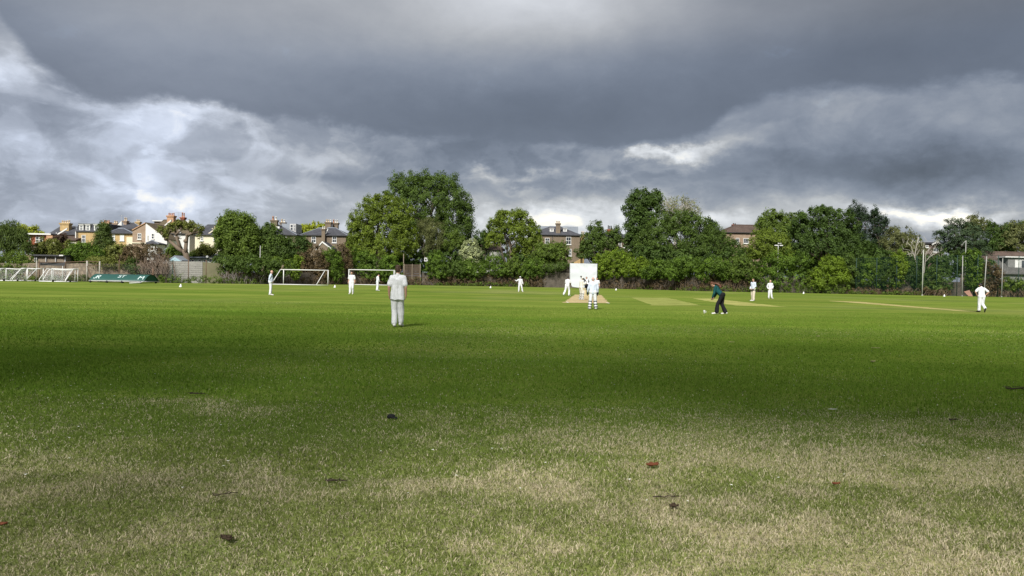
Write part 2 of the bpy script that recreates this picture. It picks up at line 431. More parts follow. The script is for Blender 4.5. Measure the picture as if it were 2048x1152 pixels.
# ---- grass blades where the viewer is close enough to see them (mown turf, thatch of dry blades)
rng = np.random.default_rng(4)
def blades(y0, y1, dens, hgt, wid, spread):
    n = int(dens * (y1 - y0) * ((y0 + y1) / 2 * 1.48 + 10.0))
    y = rng.uniform(y0, y1, int(n * 1.6)); hw = y * 0.74 + 5.0
    x = rng.uniform(-1, 1, len(y)) * (y1 * 0.74 + 5.0)
    k = np.abs(x) < hw; x, y = x[k][:n], y[k][:n]
    n = len(x)
    d = dryness(x, y)
    isdry = rng.random(n) < np.clip(d * (1.0 if y0 < 9 else .7), 0.03 if y0 < 9 else .006, 0.96)
    if y0 >= 14: k = rng.random(n) < np.clip(1.25 - (y - 14) / 26, 0, 1); x, y, d, isdry = x[k], y[k], d[k], isdry[k]; n = len(x)
    tuft = fbm(x * 2.3, y * 2.3, 91, 3)
    h = hgt * rng.uniform(0.45, 1.25, n) * (0.6 + 0.9 * tuft); h = np.where(isdry, h * 0.8, h)
    a = rng.uniform(0, 2 * np.pi, n); lean = rng.uniform(0.15, 1.0, n) * np.where(isdry, 1.5, 1.0) * spread
    w = wid * rng.uniform(0.6, 1.3, n)
    dx, dy = np.cos(a), np.sin(a); b = rng.uniform(0, 2 * np.pi, n); sx, sy = np.cos(b), np.sin(b)
    base = np.stack([x, y, np.full(n, -0.003)], 1)
    mid = base + np.stack([dx * lean * h * .35, dy * lean * h * .35, h * 0.62], 1)
    tip = base + np.stack([dx * lean * h * 1.05, dy * lean * h * 1.05, h * np.clip(1.05 - .45 * lean, .25, 1)], 1)
    s = np.stack([sx * w / 2, sy * w / 2, np.zeros(n)], 1)
    V = np.stack([base - s, base + s, mid + s * .8, mid - s * .8, tip], 1)      # n,5,3
    t = np.clip(rng.normal(0.5, 0.26, n) + 0.5 * (tuft - .5), 0, 1)
    if y0 < 9: gk = np.clip((10 - y) / 4, 0, 1)[:, None]
    else: gk = np.zeros((n, 1))
    t = np.clip(t + .9 * (fbm(x * .16, y * .45, 55, 4) - .5) + .5 * (fbm(x * .05, y * .12, 57, 3) - .5), 0, 1)
    clover = rng.random(n) < 0.03
    gcol = np.stack([0.086 + 0.092 * t, 0.138 + 0.124 * t, 0.018 + 0.024 * t], 1)
    gcol = gcol * (1 - gk) + gk * (gcol * .55 + np.array([[.078, .072, .034]]))
    zf = np.clip((36 - y) / 12, 0, 1)[:, None] * np.clip((y - 4.5) / 3, 0, 1)[:, None]; gcol = gcol * (1 + zf * (np.array([[.92, 1.03, .80]]) - 1))  # blades in the shade band tinted greener, its cool fill put into colour
    dcol = np.stack([0.35 + 0.33 * t, 0.305 + 0.30 * t, 0.205 + 0.23 * t], 1)
    if y0 >= 9: dcol = dcol * .6 + gcol * .3
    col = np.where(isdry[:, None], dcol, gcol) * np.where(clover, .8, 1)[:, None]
    return V, col
sets = [blades(3.2, 5.6, 8200, 0.036, 0.0042, 1.35), blades(3.2, 6.5, 260, 0.060, 0.0036, 1.3), blades(5.6, 9, 3900, 0.034, 0.0060, 1.25), blades(9, 14, 1300, 0.032, 0.010, 1.0), blades(14, 42, 260, 0.028, 0.020, .8)]
V = np.concatenate([s[0] for s in sets]); colr = np.concatenate([s[1] for s in sets]); n = len(V)
me = bpy.data.meshes.new("grass")
me.vertices.add(n * 5); me.vertices.foreach_set('co', V.reshape(-1).astype(np.float32))
b5 = (np.arange(n) * 5)[:, None]
lp = np.concatenate([b5 + np.array([[0, 1, 2, 3]]), b5 + np.array([[3, 2, 4]])], 1).reshape(-1)
me.loops.add(len(lp)); me.loops.foreach_set('vertex_index', lp)
me.polygons.add(2 * n)
me.polygons.foreach_set('loop_start', np.stack([np.arange(n) * 7, np.arange(n) * 7 + 4], 1).reshape(-1))
me.polygons.foreach_set('loop_total', np.tile([4, 3], n))
me.update()
ca = me.color_attributes.new('blade', 'FLOAT_COLOR', 'POINT')
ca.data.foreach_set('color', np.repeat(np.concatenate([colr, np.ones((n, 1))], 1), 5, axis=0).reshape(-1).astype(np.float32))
mt, gg, out = newmat("grass_blade")
at = gg.new('ShaderNodeAttribute'); at.attribute_name = 'blade'
d = gg.new('ShaderNodeBsdfDiffuse'); gg.link(at.outputs['Color'], d.inputs[0])
t = gg.new('ShaderNodeBsdfTranslucent'); gg.link(at.outputs['Color'], t.inputs[0])
mx = gg.new('ShaderNodeMixShader'); mx.inputs[0].default_value = 0.35
gg.link(d.outputs[0], mx.inputs[1]); gg.link(t.outputs[0], mx.inputs[2]); gg.link(mx.outputs[0], out.inputs[0])
me.materials.append(mt)
gr = bpy.data.objects.new("grass", me); C.objects.link(gr)
tag(gr, 'short mown grass with straw dry patches in the foreground', 'grass', kind='stuff')

# ---- cricket squares: strips of close-mown, worn turf, 4 mm sheets
def strip(name, pts, col, col2, z=0.004, cell=None, soft=0.35):
    """a strip between two ends (four ground corners: near left, near right, far right, far left), ragged edge"""
    nl, nr, fr, fl = pts; nn = 70
    ws = []
    for i in range(nn + 1):
        t = i / nn; a = nl.lerp(fl, t); b = nr.lerp(fr, t)
        j = 0.22 * mnoise.noise(Vector((t * 26, a.x, 2))); k = 0.22 * mnoise.noise(Vector((t * 26, b.x, 7)))
        ws.append((a.x + j, a.y, z)); ws.append((b.x + k, b.y, z))
    fs = [(2 * i, 2 * i + 1, 2 * i + 3, 2 * i + 2) for i in range(nn)]
    mb = MB(); mb.add(ws, fs)
    mt, gg, out = newmat(name + "_turf"); v = obc(gg)
    n1 = gg.noise(v, 0.9, 6, .62); n2 = gg.noise(v, 7, 5, .65)
    cc = gg.mix(gg.lin(n1, .35, .65), col, col2)
    vv = gg.m('MULTIPLY', gg.lin(n2, .3, .7, .80, 1.16), gg.lin(gg.noise(v, .5, 5, .7), .35, .65, .78, 1.16)); s = gg.new('ShaderNodeVectorMath'); s.operation = 'SCALE'
    gg.link(cc, s.inputs[0]); gg.link(vv, s.inputs['Scale'])
    princ(gg, out, s.outputs[0], 1, 0, bump(gg, n2, .3, .02))
    o = mb.build(name, mt); tag(o, kind='structure'); return o
TAN, TAN2 = (0.35, 0.28, 0.145), (0.30, 0.27, 0.115)
YG, YG2 = (0.265, 0.270, 0.085), (0.215, 0.236, 0.066)
PN, PF = G(1172, 606).y, G(1172, 589.5).y
strip("pitch", [G(1126, 605.5), G(1218, 606.5), Vector((P(1203, 590, PF).x, PF, 0)), Vector((P(1150, 590, PF).x, PF, 0))], TAN, (0.41, 0.325, 0.18))
strip("old_pitch", [G(1305, 611), G(1402, 611), G(1335, 595.5), G(1262, 595)], YG2, (0.22, 0.24, 0.07))
strip("mown_strip", [G(1470, 611), G(1572, 614), G(1425, 597), G(1385, 597)], YG, (0.30, 0.29, 0.10))
strip("worn_pitch", [G(1925, 622.5), G(1965, 624.5), G(1720, 603.5), G(1652, 601.5)], TAN2, (0.33, 0.28, 0.12))
# chalk crease lines at the near end of the pitch
cm = simple("chalk", (0.72, 0.71, 0.66), .95, .2, 8)
cy = PN + 3.1; a = G(1140, 601); b = G(1205, 602)
mb = MB(); mb.add([(a.x, cy, .008), (b.x, cy, .008), (b.x, cy + .05, .008), (a.x, cy + .05, .008)], [(0, 1, 2, 3)])
ry0, ry1 = PN + .15, PN + 1.7
for px in (1136, 1212):
    q = G(px, 605).x
    mb.add([(q - .05, ry0, .008), (q + .05, ry0, .008), (q + .05 * .6, ry1, .008), (q - .05 * .6, ry1, .008)], [(0, 1, 2, 3)])
tag(mb.build("crease_lines", cm), kind='structure')
# ================================================================ PLANTS
def mesh_quads(name, V, tone, mat, parent=None):
    """V: n,4,3 corners of leaf-sized faces"""
    n = len(V); me = bpy.data.meshes.new(name)
    o = wloc(parent); V = V - np.array([o.x, o.y, o.z])
    me.vertices.add(n * 4); me.vertices.foreach_set('co', V.reshape(-1).astype(np.float32))
    me.loops.add(n * 4); me.loops.foreach_set('vertex_index', np.arange(n * 4))
    me.polygons.add(n); me.polygons.foreach_set('loop_start', np.arange(n) * 4); me.polygons.foreach_set('loop_total', np.full(n, 4))
    me.update()
    a = me.attributes.new('tone', 'FLOAT', 'POINT'); a.data.foreach_set('value', np.repeat(tone, 4).astype(np.float32))
    me.materials.append(mat)
    ob = bpy.data.objects.new(name, me); C.objects.link(ob)
    if parent is not None: ob.parent = parent
    return ob
def leaf_cloud(lobes, n, size, seed, clump=0.6, fill=0.40, per=46, ragged=0.32, flat=0.0, asp=0.5, droop=0.0, bottom=-0.75):
    """leaf faces gathered in clumps near the surface of a union of ellipsoids"""
    rg = np.random.default_rng(seed)
    L = np.array([l for l in lobes], float)            # cx,cy,cz,rx,ry,rz
    area = (L[:, 3] * L[:, 5] + L[:, 3] * L[:, 4] + L[:, 4] * L[:, 5]); pr = area / area.sum()
    K = max(12, n // per)
    cl, cn = [], []
    while len(cl) < K:
        m = 4 * K
        li = rg.choice(len(L), m, p=pr); d = rg.normal(size=(m, 3)); d /= np.linalg.norm(d, axis=1)[:, None]
        rr = np.where(rg.random(m) < fill, rg.uniform(0.35, 0.85, m), rg.uniform(0.82, 1.0 + ragged * .6, m))
        bump_ = 1 + ragged * (np.array([mnoise.noise(Vector((d[i, 0] * 2.2 + li[i] * 3.7, d[i, 1] * 2.2 + seed, d[i, 2] * 2.2))) for i in range(m)]))
        p = L[li, :3] + d * L[li, 3:] * (rr * bump_)[:, None]
        keep = (d[:, 2] > bottom) & (p[:, 2] > 0.1)
        # drop clumps buried deep inside other lobes
        q = np.min([np.sum(((p - l[:3]) / l[3:]) ** 2, axis=1) for l in L], axis=0)
        keep &= (q > 0.30) | (rg.random(m) < 0.25)
        cl += list(p[keep]); cn += list(d[keep])
    cl = np.array(cl[:K]); cn = np.array(cn[:K])
    ci = rg.integers(0, K, n)
    cs = clump * rg.uniform(0.6, 1.3, K)
    off_ = rg.normal(size=(n, 3)); off_ /= np.linalg.norm(off_, axis=1)[:, None]; off_ *= (rg.random(n) ** 0.5)[:, None]
    off_[:, 2] *= (1 - .45 * flat)
    p = cl[ci] + off_ * cs[ci][:, None]
    p[:, 2] -= droop * rg.random(n) ** 2
    p[:, 2] = np.maximum(p[:, 2], 0.03)
    nrm = 0.55 * cn[ci] + 0.55 * off_ + rg.normal(size=(n, 3)) * 0.5 + np.array([0, 0, 0.35 + flat])
    nrm /= np.linalg.norm(nrm, axis=1)[:, None]
    t = np.cross(nrm, rg.normal(size=(n, 3))); t /= np.linalg.norm(t, axis=1)[:, None]
    if droop: t = t * .5 + np.array([0, 0, -1.0]); t /= np.linalg.norm(t, axis=1)[:, None]
    b = np.cross(nrm, t); b /= np.maximum(np.linalg.norm(b, axis=1), 1e-6)[:, None]
    s = size * rg.uniform(0.6, 1.35, n)[:, None]
    V = np.stack([p - t * s * .5, p + b * s * asp * .5 - t * s * .05, p + t * s * .5, p - b * s * asp * .5 + t * s * .08], 1)
    tone = np.clip(rg.normal(0.5, 0.27, K)[ci] + rg.normal(0, 0.10, n), 0, 1)
    return V, tone, cl
BARK = simple("bark", (0.13, 0.105, 0.08), .95, .4, 6, .1, None, .5)
BARK_PALE = simple("pale_bark", (0.30, 0.28, 0.245), .9, .3, 5, .1)
BARK_BIRCH = simple("birch_bark", (0.50, 0.49, 0.46), .85, .3, 7, .15)
LEAF = {
    'dark': leafm("leaf_dark_green", (0.072, 0.117, 0.024)),
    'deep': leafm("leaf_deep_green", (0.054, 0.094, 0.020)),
    'mid': leafm("leaf_mid_green", (0.099, 0.150, 0.026)),
    'fresh': leafm("leaf_fresh_green", (0.125, 0.174, 0.024)),
    'ivy': leafm("leaf_ivy", (0.085, 0.145, 0.021), .5),
    'bright': leafm("leaf_bright_green", (0.125, 0.189, 0.019)),
    'olive': leafm("leaf_olive", (0.134, 0.154, 0.038)),
    'grey': leafm("leaf_grey_green", (0.123, 0.138, 0.056)),
    'lime': leafm("leaf_lime", (0.258, 0.297, 0.032)),
    'conifer': leafm("needle_dark", (0.018, 0.035, 0.015), .3, .1),
    'cedar': leafm("needle_blue_green", (0.047, 0.075, 0.038), .3, .12),
    'willow': leafm("leaf_willow", (0.074, 0.110, 0.027)),
    'dead': leafm("leaf_dead_brown", (0.090, 0.066, 0.038), .45, .2),
    'purple': leafm("leaf_purple_brown", (0.060, 0.038, 0.030), .4, .2),
    'white': leafm("blossom_white", (0.30, 0.34, 0.20), .45, .2),
    'sparse': leafm("leaf_pale_sparse", (0.168, 0.182, 0.068)),
    'weed': leafm("leaf_weed", (0.084, 0.132, 0.022), .45),
}
def limb_tree(mb, base, tops, r0, rg, fork=0.38, wig=0.06, sub=3):
    """trunk from base, forking to every target point"""
    base = Vector(base); cen = sum((Vector(t) for t in tops), Vector()) / len(tops)
    fz = base.lerp(cen, fork); fz.x = base.x + (cen.x - base.x) * .25; fz.y = base.y + (cen.y - base.y) * .25
    h = (fz - base).length
    mb.tube([base - Vector((0, 0, .1)), base.lerp(fz, .12), base.lerp(fz, .5) + Vector((rg.uniform(-1, 1), rg.uniform(-1, 1), 0)) * wig * h, fz], [r0 * 1.5, r0 * 1.08, r0 * .9, r0 * .8], 8)
    for t in tops:
        t = Vector(t); d = t - fz; k = d.length
        m1 = fz + d * .4 + Vector((rg.uniform(-1, 1), rg.uniform(-1, 1), rg.uniform(0, 1.2))) * k * .10
        m2 = fz + d * .75 + Vector((rg.uniform(-1, 1), rg.uniform(-1, 1), rg.uniform(0, 1))) * k * .08
        mb.tube([fz - Vector((0, 0, r0 * .5)), m1, m2, t], [r0 * .55, r0 * .36, r0 * .2, r0 * .05], 6)
        for j in range(sub):
            s = m1.lerp(m2, rg.random()); e = s + d * .2 + Vector((rg.uniform(-1, 1), rg.uniform(-1, 1), rg.uniform(-.2, .6))) * k * .22
            mb.tube([s, s.lerp(e, .5) + Vector((0, 0, .04 * k)), e], [r0 * .2, r0 * .11, r0 * .03], 5)
def tree(name, label, cat, D, lobes, leaf, n, size, base=None, clump=0.55, bark=None, seed=1, group=None, r0=None, depth=0.85, fork=.38, trunk=True, **kw):
    """lobes are (px, py, rx, ry) in photo pixels at depth D, given back their real size"""
    s = D / F; rg = random.Random(seed)
    L = []
    for i, l in enumerate(lobes):
        px, py, rx = l[0], l[1], l[2]; ry = l[3] if len(l) > 3 else rx
        c = P(px, py, D); dy = rg.uniform(-.25, .25) * rx * s
        L.append((c.x, D + dy, c.z, rx * s, max(rx, ry) * s * depth, ry * s))
    bx = base if base is not None else sum(l[0] for l in lobes) / len(lobes)
    b = GX(bx, D)
    root = thing(name, label, cat, b, group=group)
    V, tone, cl = leaf_cloud(L, int(n * 1.35), size * .86, seed, clump=clump, **kw)
    mesh_quads("crown", V, tone, LEAF[leaf] if isinstance(leaf, str) else leaf, root)
    if trunk:
        mb = MB(); hgt = max(l[2] + l[5] for l in L)
        limb_tree(mb, b, [(l[0], l[1], l[2] - .1 * l[5]) for l in L], r0 or hgt * .022, rg, fork)
        mb.build("trunk", bark or BARK, root)
    return root
def bush(name, label, cat, D, lobes, leaf, n, size, stems=True, seed=1, group=None, clump=.4, per=30, **kw):
    return tree(name, label, cat, D, lobes, leaf, n, size, seed=seed, group=group, clump=clump, per=per, r0=.06, fork=.2, trunk=stems, bottom=-1.1, **kw)
# ================================================================ HOUSES BEYOND THE WALL
BR_YEL = brickm("yellow_stock_brick", (0.46, 0.31, 0.125), (0.41, 0.265, 0.105), (0.38, 0.31, 0.2), stain=.28)
BR_BRN = brickm("brown_stock_brick", (0.185, 0.135, 0.088), (0.15, 0.108, 0.07), (0.19, 0.17, 0.14))
BR_PNK = brickm("pinkish_brick", (0.30, 0.20, 0.135), (0.27, 0.175, 0.115), (0.3, 0.26, 0.21))
BR_RED = brickm("red_brick", (0.32, 0.065, 0.035), (0.27, 0.055, 0.03), (0.24, 0.14, 0.1))
BR_ORG = brickm("orange_brick", (0.48, 0.24, 0.11), (0.42, 0.19, 0.09), (0.40, 0.34, 0.26))
REN_W = simple("white_render", (0.56, 0.555, 0.535), .9, .10, 1.2, .1)
REN_C = simple("cream_render", (0.60, 0.55, 0.42), .9, .14, 1.0, .1)
REN_G = simple("grey_render", (0.36, 0.36, 0.365), .9, .12, 1.0, .1)
SLATE = brickm("roof_slate", (0.078, 0.08, 0.092), (0.06, 0.062, 0.072), (0.05, 0.05, 0.055), .3, .22, .012, .35)
TILE_B = brickm("roof_tile_brown", (0.145, 0.115, 0.075), (0.115, 0.095, 0.06), (0.07, 0.055, 0.04), .25, .2, .015, .45)
TILE_R = brickm("roof_tile_red_brown", (0.115, 0.082, 0.066), (0.095, 0.066, 0.055), (0.05, 0.04, 0.035), .25, .2, .015, .4)
SLATE_G = brickm('roof_tile_grey', (0.12, 0.117, 0.11), (0.10, 0.098, 0.094), (0.06, 0.06, 0.06), .25, .2, .015, .4)
LEAD = simple("lead_sheet", (0.21, 0.235, 0.27), .7, .2, 2, .3)
WHITE = simple("white_paint", (0.56, 0.56, 0.545), .55, .08, 5, .35)
POT_O = simple("terracotta_pot", (0.46, 0.22, 0.11), .85, .25, 6, .2)
POT_C = simple("buff_pot", (0.62, 0.50, 0.34), .85, .25, 6, .2)
POT_W = simple("pale_pot", (0.72, 0.70, 0.64), .85, .15, 6, .2)
METAL_D = simple("dark_metal", (0.045, 0.045, 0.048), .6, .3, 5, .3)
METAL_G = simple("galvanised_metal", (0.42, 0.43, 0.43), .5, .2, 5, .5)
GUT = simple("black_gutter", (0.03, 0.03, 0.032), .5, .2, 5, .4)
TIMBER = simple("weathered_timber", (0.20, 0.165, 0.125), .9, .35, 3, .1)
mtg, gg, out = newmat("window_glass"); princ(gg, out, gg.mix(gg.lin(gg.noise(obc(gg), .35, 3), .4, .6), (0.020, 0.024, 0.030), (0.06, 0.068, 0.078)), 0.12, 0.5); GLASS = mtg
BLIND = simple("window_blind", (0.62, 0.62, 0.60), .8, .1, 2, .2)

class House:
    def __init__(s, name, label, cat, D, pxc, group=None):
        s.D = D; s.root = thing(name, label, cat, GX(pxc, D), group=group)
    def x(s, px, py=475, D=None): return P(px, py, D or s.D).x
    def z(s, px, py, D=None): return P(px, py, D or s.D).z
    def put(s, name, mb, mat, parent=None): return mb.build(name, mat, parent or s.root)
    def wall(s, x0, x1, ytop, dep, mat, D=None, gable=None, z0=-0.3):
        """box wall (front face at depth D); gable = (px, py) of a peak on the front face"""
        D = D or s.D; X0, X1 = s.x(x0, D=D), s.x(x1, D=D); zt = s.z((x0 + x1) / 2, ytop, D); mb = MB()
        if gable is None: mb.box(X0, X1, D, D + dep, z0, zt)
        else:
            gx, gz = s.x(gable[0], D=D), s.z(gable[0], gable[1], D)
            mb.prism([(X0, z0), (X1, z0), (X1, s.z(x1, gable[3] if len(gable) > 3 else ytop, D)), (gx, gz), (X0, s.z(x0, gable[2] if len(gable) > 2 else ytop, D))], 'y', D, D + dep)
        return s.put("wall", mb, mat)
    def hip(s, x0, x1, yeave, r0, r1, yridge, dep, mat, D=None, ov=0.25, gut=True):
        """hipped or gabled roof: ridge from px r0 to r1 parallel to the front"""
        D = D or s.D; X0, X1 = s.x(x0, D=D) - ov, s.x(x1, D=D) + ov; ze = s.z((x0 + x1) / 2, yeave, D) + .01
        Dr = D + dep / 2; zr = s.z((r0 + r1) / 2, yridge, Dr); R0, R1 = s.x(r0, D=Dr), s.x(r1, D=Dr)
        y0, y1 = D - ov, D + dep + ov; t = .12
        vs = [(X0, y0, ze), (X1, y0, ze), (X1, y1, ze), (X0, y1, ze), (X0, y0, ze + t), (X1, y0, ze + t), (X1, y1, ze + t), (X0, y1, ze + t), (R0, Dr, zr), (R1, Dr, zr)]
        fs = [(3, 2, 1, 0), (0, 1, 5, 4), (1, 2, 6, 5), (2, 3, 7, 6), (3, 0, 4, 7), (4, 5, 9, 8), (6, 7, 8, 9), (5, 6, 9), (7, 4, 8)]
        if abs(R1 - R0) < .05:
            vs = vs[:9]; fs = fs[:5] + [(4, 5, 8), (6, 7, 8), (5, 6, 8), (7, 4, 8)]
        o = s.put("roof", MB().add(vs, fs), mat)
        rd = MB()
        rd.tube([(R0, Dr, zr + .03), (R1 + .01, Dr, zr + .03)], .11, 6)
        for a, b in (((X0, y0, ze + t), (R0, Dr, zr)), ((X1, y0, ze + t), (R1, Dr, zr))): rd.tube([a, b], .08, 5)
        s.put("ridge_tiles", rd, LEAD if mat is SLATE else mat, o)
        if gut: s.put("gutter", MB().box(X0, X1, y0 - .13, y0 - .005, ze - .07, ze + .06), GUT, o)
        return o
    def gable_y(s, x0, x1, ye0, ye1, px, py, dep, mat, D=None, ov=0.25, verge=None):
        """roof with its gable facing the field: slabs down both sides of a ridge running away"""
        D = D or s.D; t = .16; gx, gz = s.x(px, D=D), s.z(px, py, D)
        a = (s.x(x0, D=D), s.z(x0, ye0, D)); b = (s.x(x1, D=D), s.z(x1, ye1, D)); mb = MB(); mv = MB()
        for (ex, ez) in (a, b):
            k = ov if ex > gx else -ov; sl = (gz - ez) / (gx - ex) if abs(gx - ex) > .01 else 0
            e2 = (ex + k, ez + sl * k)
            mb.prism([(gx, gz + .01), (gx, gz + t), (e2[0], e2[1] + t), (e2[0], e2[1] + .01)], 'y', D - .05, D + dep)
            mv.prism([(gx, gz - .12), (gx, gz + t + .03), (e2[0], e2[1] + t + .03), (e2[0], e2[1] - .12)], 'y', D - .14, D - .055)
        o = s.put("roof", mb, mat)
        if verge: s.put("verge", mv, verge, o)
        return o
    def mansard(s, x0, x1, ye, yt, dep, mat, D=None, inset=.8, ov=.1):
        D = D or s.D; X0, X1 = s.x(x0, D=D) - ov, s.x(x1, D=D) + ov; ze = s.z((x0 + x1) / 2, ye, D) + .01; zt = s.z((x0 + x1) / 2, yt, D + inset)
        o = s.put("roof", MB().prism([(D - ov, ze), (D + inset, zt), (D + dep - inset, zt), (D + dep, ze)], 'x', X0, X1), mat)
        s.put("gutter", MB().box(X0, X1, D - ov - .12, D - ov - .005, ze - .08, ze + .07), GUT, o)
        s.put("coping", MB().box(X0 - .05, X1 + .05, D + inset - .1, D + dep - inset + .1, zt + .004, zt + .12), LEAD, o)
        return o
    def win(s, x0, y0, x1, y1, cols=2, rows=2, D=None, frame=None, sill=True, glass=None, label=None, parent=None, fw=.09):
        D = (D or s.D); X0, X1 = s.x(x0, (y0 + y1) / 2, D), s.x(x1, (y0 + y1) / 2, D); xm = (x0 + x1) / 2
        Z0, Z1 = s.z(xm, y1, D), s.z(xm, y0, D); mb = MB(); f = min(fw, (X1 - X0) * .16); A, B = D - .07, D + .03
        mb.box(X0, X0 + f, A, B, Z0, Z1); mb.box(X1 - f, X1, A, B, Z0, Z1)
        mb.box(X0 + f, X1 - f, A, B, Z1 - f, Z1); mb.box(X0 + f, X1 - f, A, B, Z0, Z0 + f)
        for i in range(1, cols):
            q = X0 + (X1 - X0) * i / cols; mb.box(q - .025, q + .025, A + .015, B, Z0 + f, Z1 - f)
        for j in range(1, rows):
            q = Z0 + (Z1 - Z0) * j / rows; mb.box(X0 + f, X1 - f, A + .008, B - .002, q - (.045 if j * 2 == rows else .022), q + (.045 if j * 2 == rows else .022))
        if sill: mb.box(X0 - .1, X1 + .1, D - .16, D + .02, Z0 - .12, Z0 - .003)
        o = s.put("window", mb, frame or WHITE, parent)
        if label: o['label'] = label
        if parent is None: s.put("pane", MB().box(X0 + .02, X1 - .02, D - .03, D + .02, Z0 + .02, Z1 - .02), glass or GLASS, o)
        return o
    def dormer(s, x0, y0, x1, y1, Dw, mat=None, cols=2):
        X0, X1 = s.x(x0, (y0 + y1) / 2, Dw), s.x(x1, (y0 + y1) / 2, Dw); xm = (x0 + x1) / 2; Z0, Z1 = s.z(xm, y1, Dw), s.z(xm, y0, Dw)
        mb = MB(); mb.box(X0, X1, Dw, Dw + 1.6, Z0, Z1); mb.box(X0 - .1, X1 + .1, Dw - .15, Dw + 1.7, Z1 + .003, Z1 + .1)
        o = s.put("dormer", mb, mat or WHITE)
        w = (X1 - X0) * .22; gp = MB()
        mid = (Z0 + Z1) / 2
        for (a, b) in ((Z0 + .2, mid - .06), (mid + .06, Z1 - .18)):
            n = cols
            for i in range(n):
                u0 = X0 + w + (X1 - X0 - 2 * w) * i / n + .03; u1 = X0 + w + (X1 - X0 - 2 * w) * (i + 1) / n - .03
                gp.box(u0, u1, Dw - .02, Dw + .05, a, b)
        s.put("pane", gp, GLASS, o); return o
    def chimney(s, x0, x1, ytop, ybot, D, mat, pots=3, potm=None, poth=.75, dep=.9, label=None, pots_spec=None):
        X0, X1 = s.x(x0, ytop, D), s.x(x1, ytop, D); xm = (x0 + x1) / 2; Z0, Z1 = s.z(xm, ybot, D) - 1.2, s.z(xm, ytop, D); mb = MB(); w = X1 - X0
        mb.box(X0, X1, D, D + dep, Z0, Z1 - .35)
        mb.box(X0 - .09, X1 + .09, D - .09, D + dep + .09, Z1 - .35, Z1 - .17)
        mb.box(X0 - .16, X1 + .16, D - .16, D + dep + .16, Z1 - .17 + .002, Z1)
        o = s.put("chimney", mb, mat)
        if label: o['label'] = label
        for i in range(pots):
            q = X0 + w * (i + .5) / pots; r = min(.17, w / pots * .36); m_ = (pots_spec[i] if pots_spec else (potm or POT_O)); pm = MB()
            hh = poth * (1 + .12 * math.sin(i * 5.1))
            pm.tube([(q, D + dep / 2, Z1 - .03), (q, D + dep / 2, Z1 + .1), (q, D + dep / 2, Z1 + hh * .85), (q, D + dep / 2, Z1 + hh * .86), (q, D + dep / 2, Z1 + hh)], [r * 1.15, r * 1.05, r * .85, r * 1.15, r * 1.12], 8)
            s.put("chimney_pot", pm, m_, o)
        return o
    def pipe(s, px, y0, y1, D=None, mat=None):
        D = D or s.D; X = s.x(px, (y0 + y1) / 2, D)
        return s.put("drainpipe", MB().tube([(X, D - .1, s.z(px, y1, D)), (X, D - .1, s.z(px, y0, D))], .055, 6), mat or GUT)
    def aerial(s, px, y0, y1, D, name="aerial"):
        X = s.x(px, y0, D); Z0, Z1 = s.z(px, y1, D), s.z(px, y0, D); mb = MB()
        mb.tube([(X, D, Z0), (X, D, Z1)], .03, 5)
        mb.tube([(X - .7, D, Z1 - .15), (X + .7, D, Z1 - .15)], .02, 4)
        for k in range(6): mb.tube([(X - .6 + .24 * k, D - .25, Z1 - .15), (X - .6 + .24 * k, D + .25, Z1 - .15)], .014, 4)
        return s.put(name, mb, METAL_G)
HG = "houses behind the boundary wall"
# red brick house with a flat roof, far left
h = House("house", "red brick house with flat roof and white windows beside the round olive shrub", "house", 150, 78, HG)
h.wall(52, 103, 470.5, 7, BR_RED)
X0, X1 = h.x(50), h.x(105); zt = h.z(78, 470.5)
o = h.put("roof", MB().box(X0, X1, 149.5, 157.6, zt + .01, zt + .28), GUT); h.put("fascia", MB().box(X0 - .03, X1 + .03, 149.35, 149.495, zt + .08, zt + .36), WHITE, o)
h.wall(92.5, 105, 471, 4, BR_ORG, D=148.9)
h.win(57, 473.5, 61.5, 484, 1, 2); h.win(71.5, 473.5, 78.5, 484.5, 1, 2); h.win(79, 473.5, 86, 484.5, 1, 2)
h.wall(52, 76, 493, 3, BR_PNK, D=146); X0, X1 = h.x(50, D=146), h.x(77, D=146); z0, z1 = h.z(64, 496, 146), h.z(64, 489, 149)
h.put("roof", MB().prism([(145.7, z0), (145.7, z0 + .12), (149.9, z1 + .12), (149.9, z1)], 'x', X0, X1), TILE_R)
h.win(55, 501, 68, 508, 3, 1, D=146)
# house with slate roof, tall yellow chimney
h = House("house", "grey slate roofed house with broad yellow chimney left of the mansard roof", "house", 152, 128, HG)
h.wall(101, 152, 470, 8, BR_PNK)
h.hip(101, 153, 469.5, 122, 152, 452, 9, SLATE)
h.chimney(120, 137.5, 446, 462, 153.6, BR_YEL, 5, POT_C, .55, 1.1)
X0, X1 = h.x(113, D=151.2), h.x(137, D=151.2)
h.put("verge", MB().prism([(X0, h.z(113, 470, 151.2)), (X0, h.z(113, 467, 151.2)), (h.x(132, D=151.2), h.z(132, 455.5, 151.2)), (h.x(132, D=151.2), h.z(132, 458.5, 151.2))], 'y', 151.5, 151.72), WHITE)
h.pipe(113.2, 465, 475, mat=WHITE)
h.wall(101, 153, 482, 3.4, REN_C, D=148.6)
X0, X1 = h.x(99, D=148.6), h.x(154, D=148.6); z0, z1 = h.z(125, 481, 148.6), h.z(125, 472.5, 152)
h.put("roof", MB().prism([(148.2, z0), (148.2, z0 + .15), (151.95, z1 + .15), (151.95, z1)], 'x', X0, X1), TILE_R)
h.win(139, 485, 149, 494, 2, 1, D=148.6)
